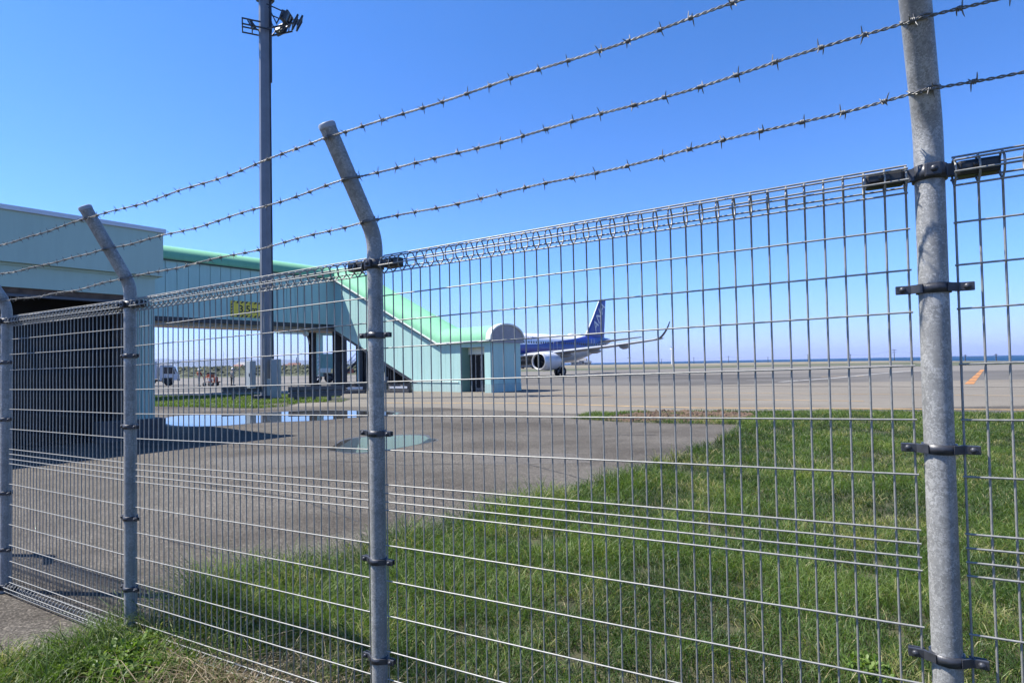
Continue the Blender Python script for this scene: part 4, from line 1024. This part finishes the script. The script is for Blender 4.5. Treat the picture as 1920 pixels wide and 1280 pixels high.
def person(loc, rz, label, top, legs, arms, helmet=True, tape=False, stride=.10):
    p = empty('person', loc, rz, label, 'person', None)       # faces +x
    hip, sh, nk = .92, 1.40, 1.50
    J = [(0, 0, hip), (.01, 0, 1.15), (.0, 0, sh-.04), (.015, 0, nk), (.03, 0, 1.60), (.035, 0, 1.70),      # 0-5 trunk, head
         (stride, -.10, .86), (stride*1.3, -.11, .48), (stride*.9, -.11, .09), (stride*.9+.16, -.12, .04),    # 6-9 leg
         (-stride, .10, .86), (-stride*.9, .11, .48), (-stride*1.4, .11, .09), (-stride*1.4+.16, .12, .04)]   # 10-13
    E_ = [(0, 1), (1, 2), (2, 3), (3, 4), (4, 5), (0, 6), (6, 7), (7, 8), (8, 9), (0, 10), (10, 11), (11, 12), (12, 13)]
    Rd = [.13, .125, .13, .058, .095, .085, .09, .06, .045, .035, .09, .06, .045, .035]
    AJ = []
    for sg, (el, ha) in zip((-1, 1), arms):
        i = len(J); s = (0, sg*.19, sh); J += [s, el, ha, tuple(Vector(ha)+(Vector(ha)-Vector(el)).normalized()*.10)]
        E_ += [(2, i), (i, i+1), (i+1, i+2), (i+2, i+3)]; Rd += [.06, .045, .034, .03]; AJ.append((s, el, ha))
    body = skin('body', J, E_, Rd, m_skin, p)
    body['label'] = 'face, neck and hands'
    jk = [(0, 0, hip-.04), (.01, 0, 1.15), (0, 0, sh-.03)]; je = [(0, 1), (1, 2)]; jr = [.155, .145, .15]
    for (s, el, ha) in AJ: i = len(jk); jk += [s, el, tuple(Vector(el).lerp(Vector(ha), .85))]; je += [(2, i), (i, i+1), (i+1, i+2)]; jr += [.078, .06, .048]
    skin('jacket', jk, je, jr, top, p)
    lk = [J[0], J[6], J[7], tuple(Vector(J[8])+Vector((0, 0, .02))), J[10], J[11], tuple(Vector(J[12])+Vector((0, 0, .02)))]
    skin('trousers', lk, [(0, 1), (1, 2), (2, 3), (0, 4), (4, 5), (5, 6)], [.14, .105, .078, .062, .105, .078, .062], legs, p)
    for q in (8, 12): MB().cbox((J[q][0]+.06, J[q][1], .05), (.28, .10, .10), .03).build('shoe', m_shoe, p)
    if helmet:
        hb = MB(); hb.lathe([(.125, 1.66), (.128, 1.70), (.115, 1.76), (.08, 1.81), (.03, 1.835), (.0001, 1.84)], 16, 'Z', (.03, 0, 0)); hb.lathe([(.12, 1.665), (.16, 1.655), (.15, 1.67), (.12, 1.685)], 16, 'Z', (.05, 0, 0)); hb.build('helmet', m_helm, p)
    fb = MB(); fb.lathe([(.0001, .0), (.012, .0), (.02, -.03)], 6, 'X', (.135, 0, 1.60)); fb.box((.118, 0, 1.553), (.01, .045, .010)); fb.build('nose', m_skin, p)
    eb_ = MB(); eb_.sphere((.112, .033, 1.63), .012, 6, 5); eb_.sphere((.112, -.033, 1.63), .012, 6, 5); eb_.build('eyes', m_shoe, p)
    hr = MB(); hr.sphere((.015, 0, 1.67), .115, 12, 7, (1.0, .9, .8)); hr.build('hair', m_shoe, p)
    if tape:
        tb = MB()
        for q in (1.02, 1.12): tb.lathe([(.165, q), (.168, q+.05)], 16)
        tb.build('reflective_band', m_refl, p)
    return p
x, y = G(373, 724.3)
person((x, y, 0), R_(-15), 'person in an orange vest, pale blue trousers and white helmet standing by the orange machine', m_vest, m_jeans,
       (((.10, -.26, 1.14), (.30, -.20, 1.06)), ((.08, .25, 1.14), (.26, .2, 1.04))), True, True)
x, y = G(436, 723)
person((x, y, 0), R_(60), 'person in a grey jacket and dark trousers with one arm raised, behind the guard rail', m_greycl, m_darkcl,
       (((.12, -.36, 1.52), (.30, -.46, 1.72)), ((-.02, .30, 1.16), (.10, .28, .98))), True, False, .04)

# ------------------------------------------------------------------ orange machine beside the worker
m_orange = simple('orange_machine_paint', (.60, .10, .03), .45, 0, .15, 6)
x, y = G(397, 723.5)
kart = empty('line_marking_machine', (x, y, 0), R_(-12), 'small orange wheeled machine with a black engine beside the worker in the vest', 'machine')
fb = MB()
for yy in (-.28, .28):
    fb.tube([(-.75, yy, .95), (-.62, yy, .45), (.55, yy, .38)], .03, 6); fb.tube([(-.55, yy, .45), (-.5, yy, .9), (.15, yy, .9), (.2, yy, .42)], .03, 6)
fb.tube([(-.75, -.3, .95), (-.75, .3, .95)], .03, 6); fb.tube([(.55, -.28, .38), (.55, .28, .38)], .03, 6); fb.build('frame', m_orange, kart)
MB().cbox((-.12, 0, 1.02), (.55, .5, .34), .05).build('hopper', m_orange, kart)
MB().cbox((-.10, 0, 1.30), (.60, .46, .20), .03).build('engine', m_black, kart)
MB().lathe([(.0001, .30), (.2, .30), (.22, .36), (.22, .82), (.17, .92), (.06, .98), (.0001, .98)], 16, 'Z', (.48, 0, 0)).build('drum', m_orange, kart)
MB().lathe([(.08, .98), (.09, 1.06), (.0001, 1.08)], 12, 'Z', (.48, 0, 0)).build('drum_cap', m_white, kart)
MB().bar((.65, 0, .35), (1.0, 0, .42), .08, .12).build('spray_boom', m_black, kart)
MB().lathe([(.0001, .0), (.20, .0), (.2, .3), (.0001, .3)], 14, 'Z', (-.15, 0, .42)).build('tank', m_white, kart)
for xx in (-.55, .35):
    for yy in (-.36, .36): wheel(xx, yy, .2, .12, kart)

# ------------------------------------------------------------------ boarding bridge standing behind the walkway columns
bx_, by_ = G(604, 717)
pb_ = empty('boarding_bridge', (bx_, by_, 0), R_(35), 'teal passenger boarding bridge with a metal service stair, behind the dark walkway columns', 'boarding bridge')
MB().box((-.35, 0, 3.2), (.75, .75, 5.0)).build('lift_column', m_teal, pb_)
MB().cbox((.55, 0, 2.35), (1.5, 1.5, 1.7), .05).build('drive_box', wall_mat('teal_machine', (.17, .34, .31), .2), pb_)
MB().loft([[Vector((x, 1.3*math.cos(PI*k/8), 5.3+z*math.sin(PI*k/8))) for k in range(9)] for x, z in ((-.8, 1.4), (1.0, 1.1), (2.0, .5))]).build('canopy', wall_mat('teal_machine2', (.2, .38, .36), .2), pb_)
MB().box((-.2, 0, 6.2), (9, 2.2, 1.6)).build('tunnel', m_teal, pb_)
MB().cbox((.1, -.9, 1.35), (1.1, .5, .5), .06).build('motor', m_cream, pb_)
for xx in (-.6, .7): wheel(xx, -.2, .5, .35, pb_)
MB().box((0, 0, .85), (2.2, .7, .4)).build('bogie', m_steelgrey, pb_)
sx, sy = G(602, 722); ex_, ey_ = G(654, 722)
svc = MB(); A_ = Vector((1.2, -1.6, .15)); B_ = Vector((4.6, -3.2, 4.0))
acr = Vector((.35, .75, 0))
for q in (0, 1): svc.bar(A_+acr*q, B_+acr*q, .05, .22)
stair = svc.build('service_stair', m_steel, pb_)
tb = MB()
for k in range(13): tb.box((A_.lerp(B_, (k+.5)/13)+acr*.5), (.3, .8, .04), .435)
tb.build('tread', m_cabinet, stair)
rb_ = MB()
for q in (0, 1):
    for hh_ in (.5, 1.0): rb_.tube([A_+acr*q+Vector((0, 0, hh_)), B_+acr*q+Vector((0, 0, hh_))], .025, 6)
    for k in range(6): p_ = A_.lerp(B_, k/5)+acr*q; rb_.tube([p_, p_+Vector((0, 0, 1.0))], .025, 6)
rb_.build('handrail', m_white, stair)
fl = MB()
for k in range(9): fl.tube([(-.75+.1*math.sin(k), -.8-.08*k, .3+.42*k), (-.62, -.8-.08*k, .5+.42*k)], .06, 6)
fl.build('cable_chain', m_white, pb_)
# work lamp under the bridge
lp = empty('work_lamp', C0+_v*(LC+.4)+_u*(-1.75)+Vector((0, 0, ZW-.27)), 0, 'round work lamp on a curved arm under the teal bridge, beside the dark column', 'lamp')
MB().tube([(0, 0, 0), (-.1, 0, -.2), (-.3, 0, -.35)], .03, 6).build('arm', m_steelgrey, lp)
MB().lathe([(.0001, -.16), (.14, -.14), (.22, 0), (.24, .03), (.0001, .03)], 16, 'Y', (-.42, 0, -.42)).build('lamp_head', m_cream, lp)

# tow tractor and barrier in the shade under the stair
x, y = G(757, 731)
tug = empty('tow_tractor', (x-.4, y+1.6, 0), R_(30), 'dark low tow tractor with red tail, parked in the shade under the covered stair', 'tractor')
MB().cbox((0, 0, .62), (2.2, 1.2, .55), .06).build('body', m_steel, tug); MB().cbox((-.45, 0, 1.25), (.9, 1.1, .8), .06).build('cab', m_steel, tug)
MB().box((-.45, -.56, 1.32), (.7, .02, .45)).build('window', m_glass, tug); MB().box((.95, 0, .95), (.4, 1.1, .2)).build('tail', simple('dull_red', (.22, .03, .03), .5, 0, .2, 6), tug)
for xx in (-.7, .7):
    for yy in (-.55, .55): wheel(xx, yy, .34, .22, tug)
for (pa, pc, lb) in (((722, 736), (770, 736), 'low dark barrier with a white board, under the foot of the covered stair'), ((643, 738), (686, 737), 'low stepped dark barrier between the walkway columns')):
    a = Vector((*G(*pa), 0)); c = Vector((*G(*pc), 0)); d = c-a
    g = empty('low_barrier', a, math.atan2(d.y, d.x), lb, 'barrier', 'low barriers under the walkway'); L = d.length
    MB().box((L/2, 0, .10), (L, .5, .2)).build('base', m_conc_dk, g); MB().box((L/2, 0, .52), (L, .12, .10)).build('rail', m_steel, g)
    MB().box((L/2+.1, -.02, .34), (L*.72, .06, .14)).build('board', m_white, g)
    for q in (.04, .96): MB().box((L*q, 0, .35), (.22, .2, .5)).build('post', m_steel, g)

# ------------------------------------------------------------------ far things
def mark(px, py, Y):
    p = at(px, py, Y); return Vector((p.x, p.y, 0))
# orange marker beyond the stair
p = Vector((*G(657, 701.5), 0)); k_ = empty('airfield_marker', p, 0, 'small orange marker board far out on the apron between the walkway columns', 'marker board')
MB().box((0, 0, .75), (1.5, .15, 1.0)).build('board', m_orange, k_); MB().box((.95, 0, .72), (.4, .12, .5)).build('side_board', m_black, k_)
for q in (-.6, .6): MB().box((q, .1, .14), (.08, .08, .28)).build('leg', m_steel, k_)
# service vehicle with a red beacon, seen under the fuselage
p = Vector((*G(990, 690.8), 0)); sv = empty('service_vehicle', p, R_(10), 'far grey blue service vehicle with a lit red lamp, seen under the airliner fuselage', 'service vehicle')
m_sv = simple('vehicle_blue_grey', (.10, .16, .20), .4, 0, .1, 2)
MB().cbox((0, 0, 1.0), (5.6, 2.0, 1.2), .1).build('body', m_sv, sv); MB().box((-1.0, -1.0, .8), (3.0, .06, .4)).build('stripe', m_wht, sv)
MB().cbox((2.0, 0, 1.75), (1.7, 1.8, .7), .08).build('cab', m_orange, sv)
for xx in (-1.9, 1.9):
    for yy in (-.9, .9): wheel(xx, yy, .45, .3, sv)
m_red, t, b = nodes('red_lamp'); b.inputs['Base Color'].default_value = (.8, .05, .05, 1); b.inputs['Emission Color'].default_value = (1, .06, .08, 1); b.inputs['Emission Strength'].default_value = 4
MB().sphere((-3.1, -1.2, 1.75), .24).build('beacon', m_red, sv)
# wind turbine
x, y = G(1260, 681.0); x, y = x*1.0, y*1.0
tp = at(1260, 680, 330); wt = empty('wind_turbine', (tp.x, tp.y, 0), R_(20), 'slim white wind turbine standing on the shore, seen nearly edge on', 'wind turbine')
MB().tube([(0, 0, 0), (0, 0, 4.5), (0, 0, 8.6)], [.42, .36, .26], 12).build('tower', m_white, wt)
MB().cbox((0, .2, 8.8), (.8, 1.6, .7), .1).build('nacelle', m_white, wt)
MB().sphere((0, -.75, 8.8), .3).build('hub', m_white, wt)
for k in range(3):
    a = 2*PI*k/3+.5; d = Vector((math.cos(a)*.5, -.08, math.sin(a))).normalized()
    MB().tube([Vector((0, -.75, 8.8)), Vector((0, -.75, 8.8))+d*1.2, Vector((0, -.75, 8.8))+d*2.6], [.12, .17, .04], 6).build('blade', m_white, wt)
# power line poles along the shore with sagging wires
m_pole = simple('weathered_pole', (.10, .11, .12), .8, 0, .2, 2)
poles = [(1129, 12, 344, 0), (1180, 13, 350, 1), (1240, 9, 362, 0), (1301, 11, 358, 0), (1366, 12, 355, 1), (1440, 9, 360, 0), (1515, 13, 354, 0), (1595, 12, 356, 0), (1677, 20, 352, 2), (1810, 10, 360, 0), (1868, 11, 357, 0)]
order = ['first', 'second', 'third', 'fourth', 'fifth', 'sixth', 'seventh', 'eighth', 'ninth', 'tenth', 'eleventh']
tops = []
for i, (px, hp, Y, arms_) in enumerate(poles):
    Y = {1677: 262, 1810: 182, 1868: 172, 1595: 290, 1515: 320}.get(px, 335); b_ = at(px, 676, Y); h = hp*Y/FPX+.4
    g = empty('utility_pole', (b_.x, b_.y, 0), 0, ['dark utility pole on the far shore', 'dark utility pole with one crossarm on the far shore', 'tall utility pole with two crossarms on the far shore, left of the nearest fence post'][arms_]+('' if arms_ == 2 else ', %s from the left' % order[i]), 'utility pole', 'utility poles along the shore')
    MB().tube([(0, 0, 0), (0, 0, h)], [.16, .11], 7).build('pole', m_pole, g)
    for q in range(max(1, arms_)): MB().box((0, 0, h-.35-1.1*q), (2.2 if arms_ else 1.0, .12, .14)).build('crossarm', m_pole, g)
    tops.append(Vector((b_.x, b_.y, h-.3)))
for i, (a, c) in enumerate(zip(tops[:-1], tops[1:])):
    pts = [a.lerp(c, q/8)-Vector((0, 0, 1.0*4*(q/8)*(1-q/8))) for q in range(9)]
    o = MB().tube(pts, .022, 4).build('power_line', m_pole); tag(o, 'thin power line sagging between the %s and %s utility poles on the shore' % (order[i], order[i+1]), 'power line', 'power lines along the shore')
# shrubby bank on the far left and low dune along the right shore
m_shrub = simple('shrub_leaves', (.085, .10, .045), .9, 0, .5, .35); m_dune = simple('dry_dune_grass', (.36, .31, .20), .95, 0, .3, .08)
def bank(name, pa, pc, hgt, dep, mat, label, cat, n, blob):
    a = Vector(pa); c = Vector(pc); mb = MB(); d = (c-a); nrm = Vector((-d.y, d.x)).normalized()
    for k in range(n):
        q = random.random(); w_ = random.random(); p = a+d*q+nrm*dep*w_
        s_ = blob*random.uniform(.6, 1.4); z = hgt*min(1, w_*1.8+.15)*random.uniform(.5, 1.0)
        i = len(mb.v); m_ = 7
        V = [(p.x+s_*math.cos(2*PI*j/m_)*random.uniform(.7, 1.2), p.y+s_*math.sin(2*PI*j/m_)*random.uniform(.7, 1.2), 0) for j in range(m_)]
        V2 = [(p.x+s_*.65*math.cos(2*PI*j/m_)*random.uniform(.6, 1.2), p.y+s_*.65*math.sin(2*PI*j/m_), z*random.uniform(.6, .95)) for j in range(m_)]
        mb.add(V+V2+[(p.x, p.y, z*1.08)], [(j, (j+1) % m_, m_+(j+1) % m_, m_+j) for j in range(m_)]+[(m_+j, m_+(j+1) % m_, 2*m_) for j in range(m_)])
    o = mb.build(name, mat); return tag(o, label, cat, kind='stuff')
bank('shrub_bank', G(250, 708.5), G(690, 700), 2.6, 30, m_shrub, 'bank of low green and straw coloured shrubs across the far side of the apron', 'shrubs', 1500, 1.3)
bank('dune_grass', G(1010, 687.6), G(1660, 677.8), .22, 16, m_dune, 'pale dry grass along the low shore in front of the sea', 'grass', 1300, 4.0)
# small far houses and a chimney
m_roofs = [simple('roof_red', (.25, .10, .07), .8, 0, .2, 1), simple('roof_blue', (.12, .16, .24), .7, 0, .2, 1), simple('roof_grey', (.25, .25, .26), .7, 0, .2, 1)]
m_house = simple('house_wall', (.58, .56, .52), .8, 0, .15, 1)
hs = [(447, 520, 9, 0, 'far pale house with a red roof, left of the floodlight mast'), (458, 560, 13, 2, 'far long pale shed with a grey roof, left of the floodlight mast'), (474, 540, 8, 1, 'far pale house with a blue roof, just left of the mast cabinets'),
      (540, 500, 8, 0, 'far red roofed house between the mast and the dark columns'), (552, 520, 10, 0, 'far wide red roofed house beside the thin chimney'), (563, 540, 8, 2, 'far grey roofed house right of the thin chimney'),
      (1078, 420, 6, 2, 'far low white hut just right of the engine'), (1090, 430, 8, 2, 'far white hut on the shore under the tail'), (1102, 425, 5, 1, 'far small blue roofed hut on the shore under the tail'), (1028, 400, 7, 0, 'far pale hut seen under the airliner wing'),
      (305, 560, 12, 2, 'far grey roofed shed above the white truck')]
for (px, Y, wd, rf, lb) in hs:
    p = at(px, 688, Y); h = wd*.42
    g = empty('far_house', (p.x, p.y, 0), R_(random.uniform(-30, 30)), lb, 'house', 'far houses beyond the airfield')
    MB().box((0, 0, h/2), (wd, wd*.7, h)).build('wall', m_house, g)
    MB().prism([(-wd*.54, -wd*.4, h), (-wd*.54, wd*.4, h), (-wd*.54, 0, h+wd*.24)], (wd*1.08, 0, 0)).build('roof', m_roofs[rf], g)
    for q in (-.25, .25): MB().box((wd*q, -wd*.352, h*.55), (wd*.16, .06, h*.35)).build('window', m_glass, g)
p = at(556, 690, 520); o = MB().tube([(p.x, p.y, 0), (p.x, p.y, 11.5)], [.5, .3], 10).build('chimney', m_pole); tag(o, 'thin dark chimney rising over the far red roofs', 'chimney')
for px, h in ((390, 11), (419, 17), (1130, 8)):
    p = at(px, 690, 480); o = MB().tube([(p.x, p.y, 0), (p.x, p.y, h)], [.16, .1], 7).build('far_pole', m_pole); tag(o, 'thin far pole %s' % {390: 'rising behind the orange machine', 419: 'behind the raised arm of the worker in grey', 1130: 'under the tail of the airliner'}[px], 'pole', 'thin far poles')
# hills across the bay
m_hill = simple('wooded_hill', (.075, .10, .055), .95, 0, .35, .0012)
def hills(Y, prof, depth, base, name='hills'):
    V = []; n = len(prof); rows = 7
    for j in range(rows):
        q = j/(rows-1); e = math.sin(PI*min(1, q*1.0)*.5) if q <= 1 else 1
        for (px, h) in prof:
            p = at(px, 690, Y+depth*q); V.append((p.x, p.y, base+(h-base)*e*random.uniform(.93, 1.04)))
    Fc = [(j*n+i, j*n+i+1, (j+1)*n+i+1, (j+1)*n+i) for j in range(rows-1) for i in range(n-1)]
    o = MB().add(V, Fc, True).build(name, m_hill); o['kind'] = 'structure'
pr = []
rs = random.Random(5)
for k in range(60):
    px = -700+k*28
    h = 185+14*math.sin(k*.35)+8*math.sin(k*.9+1) if px < 330 else max(4, 185-(px-330)*.235+9*math.sin(k*.5)+5*math.sin(k*1.3))
    if px > 880: h = max(-3, 44-(px-880)*.25+4*math.sin(k))
    pr.append((px, h))
hills(7600, pr, 1400, -3)

# ------------------------------------------------------------------ air
hz_ = MB().box((0, 1000, 128), (40000, 34000, 262)).build('haze', None)
hz_.location = (0, 0, 0); hz_['kind'] = 'stuff'; hz_['label'] = 'thin pale blue air between the fence and the far hills'; hz_['category'] = 'haze'
mh = bpy.data.materials.new('air_haze'); mh.use_nodes = True; t = mh.node_tree; t.nodes.clear()
pv = t.nodes.new('ShaderNodeVolumePrincipled'); pv.inputs['Color'].default_value = (.50, .62, .95, 1); pv.inputs['Density'].default_value = 7e-5; pv.inputs['Anisotropy'].default_value = .2
om = t.nodes.new('ShaderNodeOutputMaterial'); t.links.new(pv.outputs[0], om.inputs['Volume']); hz_.data.materials.append(mh)
